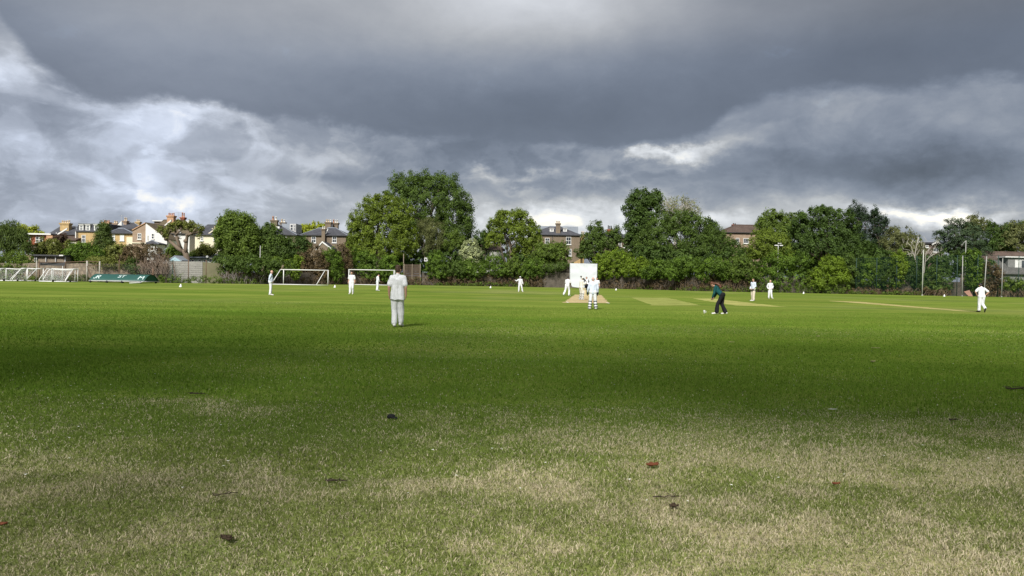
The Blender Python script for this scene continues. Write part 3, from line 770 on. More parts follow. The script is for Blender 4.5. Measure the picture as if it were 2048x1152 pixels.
# yellow house with mansard roof
h = House("house", "yellow brick house with dark mansard roof and three white dormers", "house", 150, 180, HG)
h.wall(153, 205.5, 463.5, 8, BR_YEL)
h.mansard(153, 205.5, 463.5, 447.5, 8, SLATE)
for a, b in ((158.5, 166.8), (171, 180), (188, 196.8)): h.dormer(a, 449.5, b, 461.5, 150.05)
h.win(163.5, 470, 171.5, 484.5, 3, 2); h.win(190, 482, 196, 494, 2, 2)
h.put("quoins", MB().box(h.x(151.4), h.x(153), 149.8, 152, -.3, h.z(152, 462)), REN_W)
h.pipe(155.6, 464, 496); h.chimney(205, 217, 444, 458, 152.2, BR_ORG, 4, POT_O, .4, 1.0)
# yellow house with stepped slate hips
h = House("house", "yellow brick house with two stepped grey slate hips and lit buff chimneys", "house", 150, 243, HG)
h.wall(219, 265, 467.5, 7, BR_YEL)
h.hip(219, 265, 467.2, 236, 248, 457, 6.5, SLATE)
h.wall(236, 283, 458, 8, BR_YEL, D=155.5)
h.hip(238, 284, 459, 255, 268, 445.5, 8, SLATE, D=155.5)
h.win(224.5, 468.5, 230.5, 481, 2, 2, glass=BLIND); h.win(240, 469, 248.5, 481.5, 2, 2, glass=BLIND)
h.chimney(246.5, 253, 441.5, 452, 158, BR_PNK, 2, POT_C, .7, .8); h.chimney(271, 278.5, 443.5, 452, 159, BR_YEL, 3, POT_C, .5, .8); h.chimney(226, 234, 446, 458, 163, BR_PNK, 2, POT_C, .5, .8)
h.wall(222, 243, 452, .35, REN_W, D=160.5, gable=(243, 441, 463, 443)); h.aerial(243, 430, 442, 158.2, "aerial_mast")
h.wall(253, 265, 474, .25, REN_C, D=149.7)
# pair with one wide gable, half brick, half white
h = House("house", "gabled house half bare pink brick and half bright white render", "house", 143, 298, HG)
h.wall(265, 291, 460, 9, BR_PNK, gable=(291, 446.2, 460.5, 446.2))
h.wall(291.02, 334, 484, 9, REN_W, gable=(291.03, 446.2, 446.2, 478))
h.gable_y(265, 334, 460.5, 478, 291, 446.2, 9, TILE_B, verge=None)
h.put("verge", MB().prism([(h.x(265), h.z(265, 460.8)), (h.x(265), h.z(265, 459.2)), (h.x(291), h.z(291, 445)), (h.x(291), h.z(291, 446.6))], 'y', 142.8, 142.96), BR_ORG)
h.win(275.5, 466.5, 282.8, 478.5, 2, 2); h.win(303, 467, 308.6, 478, 1, 2); h.win(295.3, 471, 297, 481, 1, 3, frame=WHITE, sill=False)
h.wall(264, 292, 487, 3, BR_PNK, D=139.5); h.put("roof", MB().box(h.x(263, D=139.5), h.x(293, D=139.5), 139.3, 142.6, h.z(278, 487, 139.5) + .01, h.z(278, 485, 139.5)), REN_C)
h.wall(294, 315, 489, 3, REN_W, D=139.6); h.hip(293, 316, 488.5, 302, 307, 481.5, 3.2, SLATE, D=139.6)
# broad white house with brown tiled roof behind it
h = House("house", "broad white rendered house under a brown tiled roof behind the pollarded tree", "house", 148, 350, HG)
h.wall(300, 379, 469, 9, REN_W)
h.hip(300, 379, 467.5, 327, 368, 440.5, 10, TILE_B)
h.win(357.5, 468.5, 361.5, 475.5, 2, 2); h.win(327, 473, 331, 479, 2, 1)
h.win(358, 460, 362, 466, 1, 1, D=147.6, parent=None, sill=False)
h.chimney(334, 347, 431, 446, 151.5, BR_ORG, 4, POT_O, .55, 1.1); h.chimney(361, 368, 434.5, 444, 154, BR_RED, 2, POT_O, 1.0, .9)
h.put("parapet", MB().box(h.x(352, D=153), h.x(385, D=153), 153, 153.5, h.z(368, 446, 153), h.z(368, 441, 153)), REN_W)
h.put("party_wall", MB().prism([(h.x(327, D=150), h.z(327, 452, 150)), (h.x(327, D=150), h.z(327, 449.5, 150)), (h.x(340, D=150), h.z(340, 438.5, 150)), (h.x(340, D=150), h.z(340, 442, 150))], 'y', 150.4, 150.9), REN_W)
h.wall(308, 330, 443, 3, BR_BRN, D=157); h.put("roof", MB().box(h.x(306, D=157), h.x(332, D=157), 156.6, 160.5, h.z(319, 443, 157) + .01, h.z(319, 441, 157)), REN_W)
h.put("dormer", MB().box(h.x(375.5, D=150), h.x(383.5, D=150), 150, 151.5, h.z(379, 452, 150), h.z(379, 443.5, 150)), REN_W)
h.aerial(356.5, 424, 441, 156)
h.wall(374, 392, 467, 6, REN_G, D=153)  # recessed wall; its grey stands in for the shade between the houses
# cream house
h = House("house", "cream rendered house with slate roof, partly hidden by the big leafy tree", "house", 147, 420, HG)
h.wall(390, 446, 470.5, 8, REN_C)
h.hip(391, 446, 470.3, 415, 440, 449, 9, SLATE)
h.win(401.2, 473.5, 407, 481.5, 2, 2); h.win(426.8, 473.5, 432.8, 481.5, 2, 2)
h.put("party_wall", MB().prism([(h.x(414), h.z(414, 470, 147.5)), (h.x(414), h.z(414, 467.5, 147.5)), (h.x(427), h.z(427, 458.5, 147.5)), (h.x(427), h.z(427, 461, 147.5))], 'y', 147.2, 147.6), REN_C)
h.chimney(426, 433, 456.5, 466, 149.2, REN_C, 2, POT_C, .4, .8); h.chimney(436, 445, 441, 452, 152.5, BR_ORG, 3, POT_O, .6, .9)
h.win(397, 508, 404, 514, 2, 1)
# brown house behind dark trees with flat box dormer
h = House("house", "brown brick house with two chimneys and a grey box dormer above dark trees", "house", 158, 556, HG)
h.wall(524, 592, 470.5, 9, BR_BRN)
h.hip(520, 592, 470, 548, 559, 449.5, 10, SLATE)
h.win(565.5, 472, 573.5, 483.5, 2, 2, glass=BLIND)
h.chimney(541.5, 553.8, 440, 456, 160.2, BR_BRN, 2, pots_spec=[POT_O, POT_W], poth=.8, dep=1.0); h.chimney(560, 570, 444.5, 452, 166, BR_BRN, 2, pots_spec=[POT_C, POT_W], poth=.7)
o = h.put("box_dormer", MB().box(h.x(563, D=163), h.x(581, D=163), 163, 167, h.z(572, 464, 163), h.z(572, 447.2, 163)), LEAD)
h.put("cladding", MB().box(h.x(579.5, D=162.8), h.x(592, D=162.8), 162.7, 167.2, h.z(586, 466, 162.8), h.z(586, 447.5, 162.8)), REN_G)
h.win(580.5, 449, 586.5, 461, 1, 2, D=162.7, sill=False); h.win(588.5, 450, 591, 461, 1, 2, D=162.7, sill=False)
h.put("rooflight", MB().box(h.x(552.2, D=159.2), h.x(559.5, D=159.2), 158.9, 159.5, h.z(556, 457, 159.2), h.z(556, 453, 159.2)), WHITE)
# pair with twin slate hips
h = House("house", "pair of brown brick houses with twin slate hips and tall middle chimneys", "house", 156, 646, HG)
h.wall(607, 648, 471, 9, BR_BRN); h.wall(648.02, 692, 472, 9, BR_BRN, D=155.6)
h.hip(604, 650, 470.8, 636, 648, 456.5, 9, SLATE); h.hip(650, 693, 471.5, 655, 672, 456, 9, SLATE, D=155.6)
h.win(623, 472.5, 632, 485.5, 2, 2); h.win(664.5, 472.5, 673.2, 485.5, 2, 2, D=155.6)
h.chimney(650.3, 661.6, 444, 458, 160.3, BR_BRN, 3, pots_spec=[POT_C, POT_C, POT_W], poth=.6, dep=1.0); h.chimney(664.5, 675.5, 445.5, 458, 162, BR_BRN, 3, pots_spec=[POT_O, POT_W, POT_W], poth=.7, dep=1.0)
h.chimney(643.3, 650, 457.5, 500, 154.8, BR_BRN, 2, POT_W, .55, .7)
h.put("party_wall", MB().prism([(h.x(650, D=155), h.z(650, 470, 155)), (h.x(650, D=155), h.z(650, 466.5, 155)), (h.x(655.5, D=155), h.z(655.5, 456, 155)), (h.x(655.5, D=155), h.z(655.5, 459.5, 155))], 'y', 155.2, 155.55), REN_W)
h.wall(634, 662, 496, 4, BR_BRN, D=150.5, gable=(645, 484.5, 497, 497)); h.gable_y(634, 662, 497, 497, 645, 484.2, 4.6, SLATE, D=150.5, verge=WHITE)
h.win(664, 497, 672, 504, 2, 1, D=155.6)
# tall central house
h = House("house", "tall brown brick house with twin white dormers, behind the sight screen", "house", 172, 1118, HG)
h.wall(1066, 1160, 470.5, 9, BR_BRN)
h.hip(1060, 1161, 470.3, 1098, 1122, 453.2, 10, SLATE)
h.put("box_dormer", MB().box(h.x(1076, D=178), h.x(1156, D=178), 178, 186, h.z(1116, 467, 178), h.z(1116, 452.6, 178)), LEAD)
h.dormer(1099.5, 456.8, 1107.5, 463.4, 173.6); h.dormer(1126.5, 456.8, 1134, 463.2, 173.6)
h.chimney(1112.3, 1120.8, 446.5, 471, 172.6, BR_BRN, 3, POT_C, .55, .9)
h.win(1132, 474, 1142.2, 489, 2, 2); h.win(1090, 476, 1099, 488, 2, 2); h.win(1137, 498, 1143, 512, 2, 2)
h.pipe(1105, 471, 492)
h.wall(1160.5, 1169, 474, 5, BR_YEL, D=176); h.chimney(1163, 1169, 470, 476, 178, BR_YEL, 3, POT_C, .9, .8)
# glimpsed house right of it
h = House("house", "dark roofed house with chimney glimpsed right of the spiky topped tree", "house", 170, 1230, HG)
h.wall(1204, 1256, 476, 8, BR_BRN); h.hip(1200, 1258, 475.5, 1215, 1231, 461.5, 9, SLATE)
h.chimney(1215.5, 1224.5, 458.5, 468, 173, BR_RED, 3, METAL_D, .9, .9)
h.win(1237.5, 483, 1243, 492.5, 2, 1); h.win(1246, 490, 1251, 495.5, 1, 2); h.win(1257, 488, 1262, 500, 1, 1)
# brown hipped house
h = House("house", "tan brick house with brown hipped roof right of the dark dome tree", "house", 160, 1484, HG)
h.wall(1452, 1528, 466, 9, BR_PNK); h.hip(1447, 1532, 465.8, 1468, 1516, 450.3, 10, TILE_R)
h.win(1471.5, 476, 1478.5, 487.5, 2, 1); h.win(1486.5, 476.5, 1497.5, 487, 3, 1)
h.chimney(1466, 1473, 449, 456, 166, BR_RED, 2, TILE_R, .3, .7)
# black and white house seen through the dead tree
h = House("house", "dark house with white window frames seen through bare dead branches", "house", 155, 1862, HG)
h.wall(1836, 1884, 487, 7, TILE_R); h.hip(1834, 1884, 487, 1845, 1875, 483.6, 8, SLATE)
h.win(1841, 490, 1847, 494, 2, 1); h.win(1850, 490.5, 1857, 495, 2, 1); h.win(1867, 495.5, 1877, 504, 2, 1)
h.put("bargeboard", MB().prism([(h.x(1862), h.z(1862, 490)), (h.x(1862), h.z(1862, 488)), (h.x(1873), h.z(1873, 482.5)), (h.x(1882), h.z(1882, 489)), (h.x(1882), h.z(1882, 491)), (h.x(1873), h.z(1873, 485))], 'y', 154.4, 154.7), WHITE)
# bungalow on the right edge
h = House("bungalow", "grey bungalow with brown tiled roof and white framed dormer at the right edge", "house", 134, 2030, HG)
REN_D = simple('dark_grey_render', (0.17, 0.17, 0.165), .9, .15, 1.0, .1)
h.wall(1986, 2110, 549, 8, REN_D)
X0, X1 = h.x(1984), h.x(2125); ze, zr = h.z(2046, 549), h.z(2030, 505, 138)
h.put("roof", MB().prism([(133.5, ze), (133.5, ze + .15), (138, zr), (142.5, ze + .15), (142.5, ze)], 'x', X0, X1), SLATE_G)
h.put("ridge_tiles", MB().tube([(X0, 138, zr + .02), (X1, 138, zr + .02)], .15, 6), TILE_R)
h.put("roof_band", MB().prism([(136.2, ze + .15 + (zr - ze - .15) * .62), (136.2, ze + .19 + (zr - ze - .15) * .62), (138, zr + .05), (138, zr + .01)], 'x', X0, X1), TILE_R)
o = h.put("dormer", MB().box(h.x(2017, D=134.8), h.x(2100, D=134.8), 134.8, 138.6, h.z(2040, 546, 134.8), h.z(2040, 515.5, 134.8)), REN_D)
h.put("dormer_roof", MB().box(h.x(2011, D=134.5), h.x(2104, D=134.5), 134.4, 139, h.z(2040, 515.5, 134.5) + .02, h.z(2040, 513, 134.5)), WHITE, o)
h.win(2029.5, 519.5, 2040.5, 540.5, 1, 1, D=134.8, glass=BLIND); h.win(2041.5, 520, 2066, 540.5, 2, 1, D=134.8)
# ---- sheds and garages
h = House("shed", "low timber lean-to shed with dark flat roof and pale posts by the left wall", "shed", 112, 100)
h.wall(70, 131.5, 512.5, 4, TIMBER)
h.put("roof", MB().box(h.x(67), h.x(134), 111.5, 116.6, h.z(100, 512.5) + .01, h.z(100, 509.5)), METAL_D)
for px in (71.5, 75, 93.5, 113, 132): h.put("post", MB().box(h.x(px) - .06, h.x(px) + .06, 111.8, 111.96, 0, h.z(px, 513)), REN_G)
h.put("gutter_end", MB().box(h.x(125), h.x(133), 111.2, 111.48, h.z(129, 512.3), h.z(129, 510)), WHITE)
h = House("shed", "small pale blue garden shed with a pointed gable beside the pollarded tree", "shed", 113, 350)
BLUE = simple("pale_blue_boards", (0.30, 0.43, 0.47), .8, .12, 3, .2)
h.wall(337.5, 362.5, 521, 3, BLUE, gable=(350, 513.5, 521.5, 521.5)); h.gable_y(337, 363, 521.5, 521.5, 350, 513, 3.2, LEAD, ov=.12)
h.win(346, 528, 354, 533, 2, 1)
h = House("garage", "garage with broad grey slate hipped roof behind the blue shed", "garage", 122, 342)
h.wall(318, 374, 515, 6, REN_G); h.hip(316, 376, 515, 332, 336, 497.5, 8, SLATE); h.wall(318, 323, 522, .3, BR_BRN, D=121.6)
h = House("garage", "long low outbuilding with dark flat roof and pale green front below the cream house", "garage", 120, 408)
h.wall(366, 450, 516.5, 5, simple("pale_green_boards", (0.36, 0.40, 0.36), .85, .2, 2, .2))
h.put("roof", MB().prism([(119.4, h.z(408, 516.5, 120) + .01), (119.4, h.z(408, 515, 120)), (126, h.z(408, 507.5, 126)), (126, h.z(408, 509, 126))], 'x', h.x(362), h.x(456)), simple("roof_felt", (0.07, 0.08, 0.095), .8, .2, 2, .2))
for a, b in ((379, 389), (396, 403), (407, 414), (418, 424)): h.win(a, 518.5, b, 525, 2, 1, sill=False)
h.put("floodlight", MB().ball((h.x(419), 119.2, h.z(419, 514)), (.22, .12, .2)), WHITE); h.put("floodlight", MB().ball((h.x(373), 119.2, h.z(373, 516)), (.25, .12, .2)), WHITE)
# ---- pale garden building glimpsed under the middle tree
h = House("outbuilding", "pale garden building glimpsed low between the middle tree and the flowering shrub", "outbuilding", 160, 972)
h.wall(950, 1006, 500, 5, REN_W); h.hip(948, 1008, 500, 965, 990, 487, 6, TILE_R); h.win(968, 503, 975, 511, 2, 1)
# ================================================================ TREES AND SHRUBS
GT, GB = "trees beyond the boundary wall", "shrubs along the boundary wall"
def Dp(px, d=0): return WD(px) + d
# --- left
tree("willow_tree", "feathery green willow-like tree at the far left edge behind the wall", "tree", Dp(20, 8), [(4, 478, 26, 30), (26, 470, 20, 24), (40, 488, 22, 22), (14, 458, 14, 14), (-30, 475, 28, 34), (47, 470, 10, 12)], 'willow', 15000, .34, seed=3, group=GT, droop=.5, asp=.3, clump=.5)
tree("lime_tree", "sunlit yellow-green round tree behind the red brick house", "tree", 178, [(52, 470, 22, 17), (72, 472, 17, 15), (36, 470, 14, 14)], 'lime', 7000, .45, seed=4, group=GT)
bush("olive_shrub", "rounded olive green shrub in front of the red brick house", "shrub", Dp(95, 10), [(96, 498, 24, 18), (108, 503, 16, 15), (80, 506, 13, 12)], 'olive', 7000, .30, seed=5, group=GB)
bush("garden_shrub", "bright leafy shrub hanging over the stone wall at the left edge", "shrub", Dp(30, .9), [(15, 527, 26, 20), (44, 522, 20, 18), (58, 533, 14, 18), (-18, 528, 24, 18), (30, 540, 30, 15)], 'mid', 9000, .26, seed=6, group=GB)
bush("creeper", "dark purple-brown creeper climbing beside the slate roofed house", "creeper", 145, [(122, 489, 8, 14), (126, 476, 9, 8), (118, 479, 10, 6), (128, 502, 6, 14)], 'purple', 4200, .32, seed=7)
tree("young_tree", "thin olive young tree between the dark creeper and the clipped hedge", "tree", Dp(140, 12), [(140, 498, 8, 14), (147, 506, 8, 12), (133, 510, 7, 12)], 'olive', 1800, .3, seed=8, group=GT)
bush("clipped_hedge", "dark green clipped hedge in front of the mansard house", "hedge", Dp(160, 6), [(150, 507, 20, 15), (172, 505, 22, 17), (196, 512, 16, 14), (166, 494, 18, 8), (140, 516, 14, 13), (185, 518, 24, 15)], 'ivy', 10500, .27, seed=9)
tree("conifer", "pointed grey-green conifer in front of the yellow houses", "tree", Dp(210, 9), [(209, 505, 21, 22), (208, 487, 17, 19), (208, 469, 11, 17), (209, 455, 6, 11)], 'willow', 11000, .30, seed=10, group=GT, asp=.35, ragged=.4)
tree("magnolia_tree", "loose leafy small tree below the yellow house with stepped hips", "tree", Dp(236, 7), [(226, 502, 14, 12), (242, 504, 13, 11), (234, 516, 18, 12), (219, 512, 12, 12), (250, 514, 8, 9)], 'olive', 4200, .38, seed=11, group=GT)
bush("brown_shrub", "brown and green overgrown shrub against the pink brick house", "shrub", Dp(262, 6), [(257, 498, 9, 10), (250, 520, 16, 18), (232, 530, 14, 14)], 'dead', 2600, .28, seed=12, group=GB)
# dead vine, tangle of bare stems over the wall
def tangle(name, label, cat, D, x0, x1, ytop, ybot, n, seed, mat, r=.03, lean=.25, group=None, into=None, depth=1.2):
    rg = random.Random(seed); root = into or thing(name, label, cat, GX((x0 + x1) / 2, D), group=group); mb = MB(); s = D / F
    for i in range(n):
        px = rg.uniform(x0, x1); b = P(px, ybot, D); k = rg.uniform(.45, 1.0) ** .8
        t = P(px + rg.uniform(-1, 1) * lean * (x1 - x0), ybot + (ytop - ybot) * k * (1 - .5 * abs((px - (x0 + x1) / 2) / (x1 - x0))), D)
        y = rg.uniform(-depth, depth) * .5; b.y += y; t.y += y + rg.uniform(-.6, .6); t.z = max(t.z, .1); b.z = max(b.z, 0)
        m_ = b.lerp(t, .5) + Vector((rg.uniform(-1, 1), rg.uniform(-.5, .3), rg.uniform(-.2, .6))) * (t - b).length * .22
        rr = r * rg.uniform(.5, 1.2)
        mb.tube([b, b.lerp(m_, .6), m_, m_.lerp(t, .6) + Vector((rg.uniform(-.2, .2), 0, rg.uniform(-.1, .2))), t], [rr * 1.2, rr, rr * .9, rr * .6, rr * .3], 4)
    o = mb.build("stems", mat, root); return root
STEM = simple("dead_stem", (0.27, 0.20, 0.145), .95, .4, 3, .05, (0.13, 0.095, 0.07))
STEM_P = simple("pale_stem", (0.24, 0.185, 0.15), .95, .3, 3, .05, (0.12, 0.09, 0.07))
rt = bush("dead_vine", "large brown dead vine with a tangle of pale bare stems spilling over the wall", "vine", Dp(295, 1.0), [(292, 502, 28, 14), (272, 514, 20, 20), (318, 516, 16, 14), (270, 532, 15, 18), (300, 535, 26, 14)], 'dead', 6500, .25, seed=13, stems=False)
tangle("", "", "", Dp(300, -.6), 284, 338, 500, 548, 150, 3, STEM_P, .035, .3, into=rt)
bush("ivy_bush", "blue-green ivy bush at the foot of the dead vine", "shrub", Dp(268, .4), [(266, 532, 12, 16), (276, 540, 14, 10)], 'deep', 2600, .25, seed=14, group=GB)
# pollarded tree: knotted bare limbs with small tufts
D = Dp(372, 4); root = thing("pollarded_tree", "pollarded tree with thick knotted bare limbs and small tufts against the white house", "tree", GX(374, D))
mb = MB(); q = lambda a, b, dy=0: P(a, b, D) + Vector((0, dy, 0))
mb.tube([GX(374, D), q(374, 517), q(371, 506), q(366, 500)], [.55, .48, .42, .34], 8)
for pts, r in (([(370, 507), (358, 497), (343, 486), (332, 478), (326, 466), (322, 460)], .30), ([(372, 506), (373, 495), (371, 482), (375, 471), (384, 467), (396, 464)], .32),
               ([(362, 500), (357, 488), (355, 476), (351, 468), (349, 458)], .24), ([(333, 479), (335, 470), (341, 462)], .16), ([(376, 471), (379, 461), (374, 452)], .16), ([(352, 470), (360, 462), (362, 452)], .15), ([(385, 467), (392, 458)], .12), ([(327, 467), (318, 462)], .1)):
    mb.tube([q(a, b, .35 * math.sin(i * 2.1 + r * 30)) for i, (a, b) in enumerate(pts)], [r * (1 - .09 * i) for i in range(len(pts))], 7)
for (a, b) in ((355, 476), (332, 478), (375, 471), (371, 482)): mb.ball(q(a, b), (.34, .3, .3), 8, 6)
mb.build("trunk", simple("knotted_bark", (0.19, 0.145, 0.105), .95, .45, 2.2, .1, (0.095, 0.075, 0.06), .6), root)
L = [(*q(a, b), rx * D / F, rx * D / F, ry * D / F) for a, b, rx, ry in ((322, 461, 8, 8), (340, 459, 10, 8), (350, 453, 10, 9), (364, 449, 11, 9), (378, 452, 12, 9), (394, 459, 12, 9), (402, 470, 6, 8), (330, 466, 6, 7))]
V, tn, _ = leaf_cloud(L, 3000, .30, 15, clump=.45, ragged=.45, fill=.7); mesh_quads("crown", V, tn, LEAF['olive'], root)
bush("rose_bush", "dark leafy bush under the pollarded tree limbs", "shrub", Dp(352, 10), [(346, 500, 14, 11), (362, 508, 12, 10), (338, 508, 9, 8), (385, 511, 10, 7)], 'mid', 3200, .3, seed=16, group=GB)
tree("fruit_tree", "small russet and green tree in front of the cream house", "tree", Dp(412, 8), [(408, 500, 14, 9), (420, 503, 11, 8), (398, 506, 8, 7)], 'olive', 2600, .34, seed=17, group=GT)
tree("broad_tree", "full rounded mid green tree beside the cream house", "tree", Dp(472, 7), [(470, 446, 26, 20), (455, 455, 22, 20), (488, 452, 22, 22), (470, 475, 34, 24), (448, 478, 16, 22), (500, 474, 20, 20), (480, 500, 30, 20), (452, 503, 16, 16), (462, 436, 14, 11), (503, 462, 12, 12)], 'mid', 26000, .36, seed=18, group=GT, clump=.6)
tree("dark_tree", "dark green spreading tree below the brown house with the box dormer", "tree", Dp(535, 6), [(533, 478, 22, 22), (552, 482, 16, 18), (518, 490, 18, 20), (540, 505, 28, 20), (505, 512, 22, 18), (560, 505, 18, 20), (538, 462, 12, 13)], 'dark', 20000, .34, seed=19, group=GT)
tree("shrubby_tree", "low blue-green tree between the dark tree and the brown dead shrub", "tree", Dp(588, 5), [(585, 495, 20, 18), (600, 505, 17, 22), (572, 508, 18, 22), (592, 518, 22, 18), (610, 492, 10, 14)], 'deep', 13000, .32, seed=20, group=GT)
tree("lime_tree", "sunlit yellow-green far tree between the box dormer and the twin hips", "tree", 205, [(612, 462, 15, 13), (634, 460, 20, 14), (650, 464, 12, 12), (600, 467, 10, 12)], 'lime', 7000, .5, seed=21, group=GT)
bush("wall_ivy", "dark ivy mass over the wall behind the bald man in white", "ivy", Dp(480, -.4), [(440, 528, 15, 18), (465, 530, 26, 18), (500, 528, 28, 20), (535, 532, 24, 18), (565, 535, 20, 16)], 'dark', 12000, .28, seed=22)
rt = bush("brown_shrub", "russet dead shrub behind the left full size goal", "shrub", Dp(622, 1), [(622, 510, 24, 19), (636, 528, 22, 18), (612, 532, 20, 16), (600, 541, 14, 16), (640, 545, 18, 16)], 'dead', 10000, .26, seed=23, group=GB)
bush("green_shrub", "glossy dark green rounded shrub between the two full size goals", "shrub", Dp(662, -.5), [(660, 516, 20, 18), (664, 535, 21, 18), (654, 548, 15, 14), (672, 550, 12, 14)], 'ivy', 9000, .28, seed=24, group=GB)
bush("brown_shrub", "dark brown bare shrub left of the big pale green front tree", "shrub", Dp(694, 1), [(692, 514, 12, 16), (694, 535, 13, 20), (684, 500, 10, 14), (700, 552, 12, 12)], 'dead', 5000, .26, seed=25, group=GB)
bush("laurel_shrub", "bright green shrub behind the crossbar of the left full size goal", "shrub", Dp(580, -1.2), [(584, 530, 12, 14), (596, 522, 9, 10), (590, 545, 11, 12), (550, 530, 8, 14)], 'bright', 3200, .3, seed=26, group=GB)
bush("laurel_shrub", "small bright shrub on the wall just right of the bald man", "shrub", Dp(552, -1.4), [(552, 530, 6.5, 12), (554, 543, 5, 8)], 'bright', 1000, .26, seed=27, group=GB)
# --- centre
tree("plane_tree", "tallest dark green domed tree in the middle of the skyline", "tree", 160, [(858, 385, 46, 36), (815, 372, 30, 24), (900, 402, 36, 36), (800, 388, 30, 24), (790, 362, 13, 13), (850, 420, 66, 50), (905, 440, 42, 44), (925, 470, 22, 36), (860, 470, 70, 44), (880, 372, 36, 22), (846, 360, 24, 13), (930, 430, 18, 24)], 'dark', 46000, .42, seed=30, group=GT, clump=.8, r0=.6)
tree("ash_tree", "big light green domed tree standing in front of the tallest dark tree", "tree", 147, [(768, 420, 36, 28), (735, 440, 30, 28), (800, 440, 30, 34), (760, 462, 54, 40), (725, 470, 26, 32), (806, 478, 28, 34), (760, 500, 56, 28), (718, 498, 22, 20), (748, 410, 22, 18), (780, 402, 18, 12), (708, 452, 12, 16)], 'fresh', 42000, .36, seed=31, group=GT, clump=.6, r0=.5)
tree("grey_willow", "silvery grey-green soft tree between the light tree and the tall dark tree", "tree", 150, [(862, 455, 22, 18), (850, 475, 22, 24), (872, 478, 18, 20), (858, 498, 18, 16), (842, 452, 10, 12)], 'grey', 12000, .30, seed=32, group=GT, asp=.3)
tree("birch_tree", "slim birch with forked white stems behind the hedge", "tree", 150, [(906, 482, 18, 16), (894, 492, 14, 12), (920, 490, 14, 14), (906, 470, 12, 10)], 'mid', 4500, .3, seed=33, group=GT, trunk=False)
D = 150.6; rt = [o for o in bpy.data.objects if o.name.startswith('birch_tree') and o.parent is None][-1]
mb = MB()
for pts in ([(903, 530), (901, 518), (898, 508), (896, 498)], [(904, 530), (903, 516), (904, 506), (906, 494)], [(905, 530), (908, 516), (911, 507), (914, 497)]):
    mb.tube([P(a, b, D) for a, b in pts], [.10, .08, .06, .03], 6)
mb.build("trunk", BARK_BIRCH, rt)
bush("flowering_shrub", "shrub covered in pale cream blossom above the dark hedge", "shrub", 146.5, [(938, 494, 14, 12), (932, 505, 13, 12), (950, 505, 13, 13), (942, 520, 16, 13), (945, 486, 8, 7)], 'white', 4200, .32, seed=34, group=GB, ragged=.4)
tree("walnut_tree", "open crowned mid green tree with a forked trunk right of the flowering shrub", "tree", 153, [(1020, 440, 30, 20), (995, 455, 22, 20), (1046, 452, 22, 24), (1062, 478, 20, 28), (1022, 472, 40, 28), (985, 478, 16, 20), (1070, 500, 22, 22), (1005, 432, 12, 10), (1040, 428, 14, 10), (1045, 505, 26, 18)], 'fresh', 25000, .36, seed=35, group=GT, base=1012, fill=.35, r0=.42, fork=.3, clump=.55)
tree("dark_tree", "dark tree filling the gap between the tall dark tree and the open crowned tree", "tree", 158, [(962, 480, 14, 18), (955, 498, 16, 14), (975, 470, 10, 12)], 'deep', 5000, .34, seed=36, group=GT)
bush("elder_tree", "leafy elder below the tall brown house left of the sight screen", "shrub", 147, [(1095, 505, 26, 18), (1118, 512, 20, 16), (1080, 518, 18, 14), (1108, 494, 14, 12), (1126, 498, 10, 16)], 'mid', 11000, .34, seed=37, group=GB)
HED = "ivy clad hedge shrubs on top of the wall"
for i, (lab, lob, lf) in enumerate((
    ("bright topped ivy shrub right of the wooden fence panel", [(872, 520, 16, 18), (864, 538, 14, 16), (880, 540, 14, 14)], 'ivy'),
    ("low dark ivy shrub below the white birch stems", [(905, 536, 20, 14), (890, 545, 14, 12), (922, 542, 14, 14)], 'dark'),
    ("glossy ivy shrub below the flowering shrub", [(935, 535, 20, 16), (950, 545, 16, 14), (922, 546, 12, 12)], 'ivy'),
    ("rounded ivy shrub left of the forked trunk", [(990, 522, 16, 14), (975, 535, 18, 15), (998, 540, 18, 14)], 'ivy'),
    ("ivy shrub with bronze young leaves below the forked trunk", [(1030, 530, 18, 14), (1018, 542, 16, 13), (1042, 544, 14, 12)], 'mid'),
    ("bright ivy shrub ending at the bare wall left of the sight screen", [(1066, 528, 18, 14), (1058, 544, 18, 13), (1078, 540, 10, 12)], 'ivy'))):
    bush("ivy_shrub", lab, "shrub", Dp(lob[0][0], -.5), lob, lf, 5200, .30, seed=40 + i, group=HED)
tree("spiky_tree", "loose spiky topped dark tree right of the tall brown house", "tree", 151, [(1192, 470, 10, 20), (1182, 462, 6, 12), (1198, 458, 5, 14), (1212, 482, 20, 20), (1185, 490, 22, 20), (1205, 505, 30, 18), (1170, 508, 18, 16), (1228, 478, 12, 20), (1234, 466, 5, 14), (1175, 482, 12, 14)], 'dark', 17000, .34, seed=46, group=GT, ragged=.45)
bush("bay_hedge", "bright green billowing shrub directly right of the sight screen", "shrub", Dp(1230, 1), [(1228, 520, 34, 18), (1205, 528, 22, 18), (1250, 532, 22, 18), (1225, 542, 36, 14), (1195, 545, 16, 12)], 'bright', 14000, .32, seed=47, group=GB)
# --- right
tree("poplar_tree", "tall dark ragged tree on the left of the right hand group", "tree", 152, [(1285, 398, 22, 18), (1270, 415, 20, 20), (1298, 425, 22, 26), (1272, 448, 20, 24), (1285, 475, 26, 26), (1310, 398, 12, 16), (1262, 480, 14, 20)], 'deep', 17000, .46, seed=50, group=GT, ragged=.4, clump=.75, fill=.35, r0=.4)
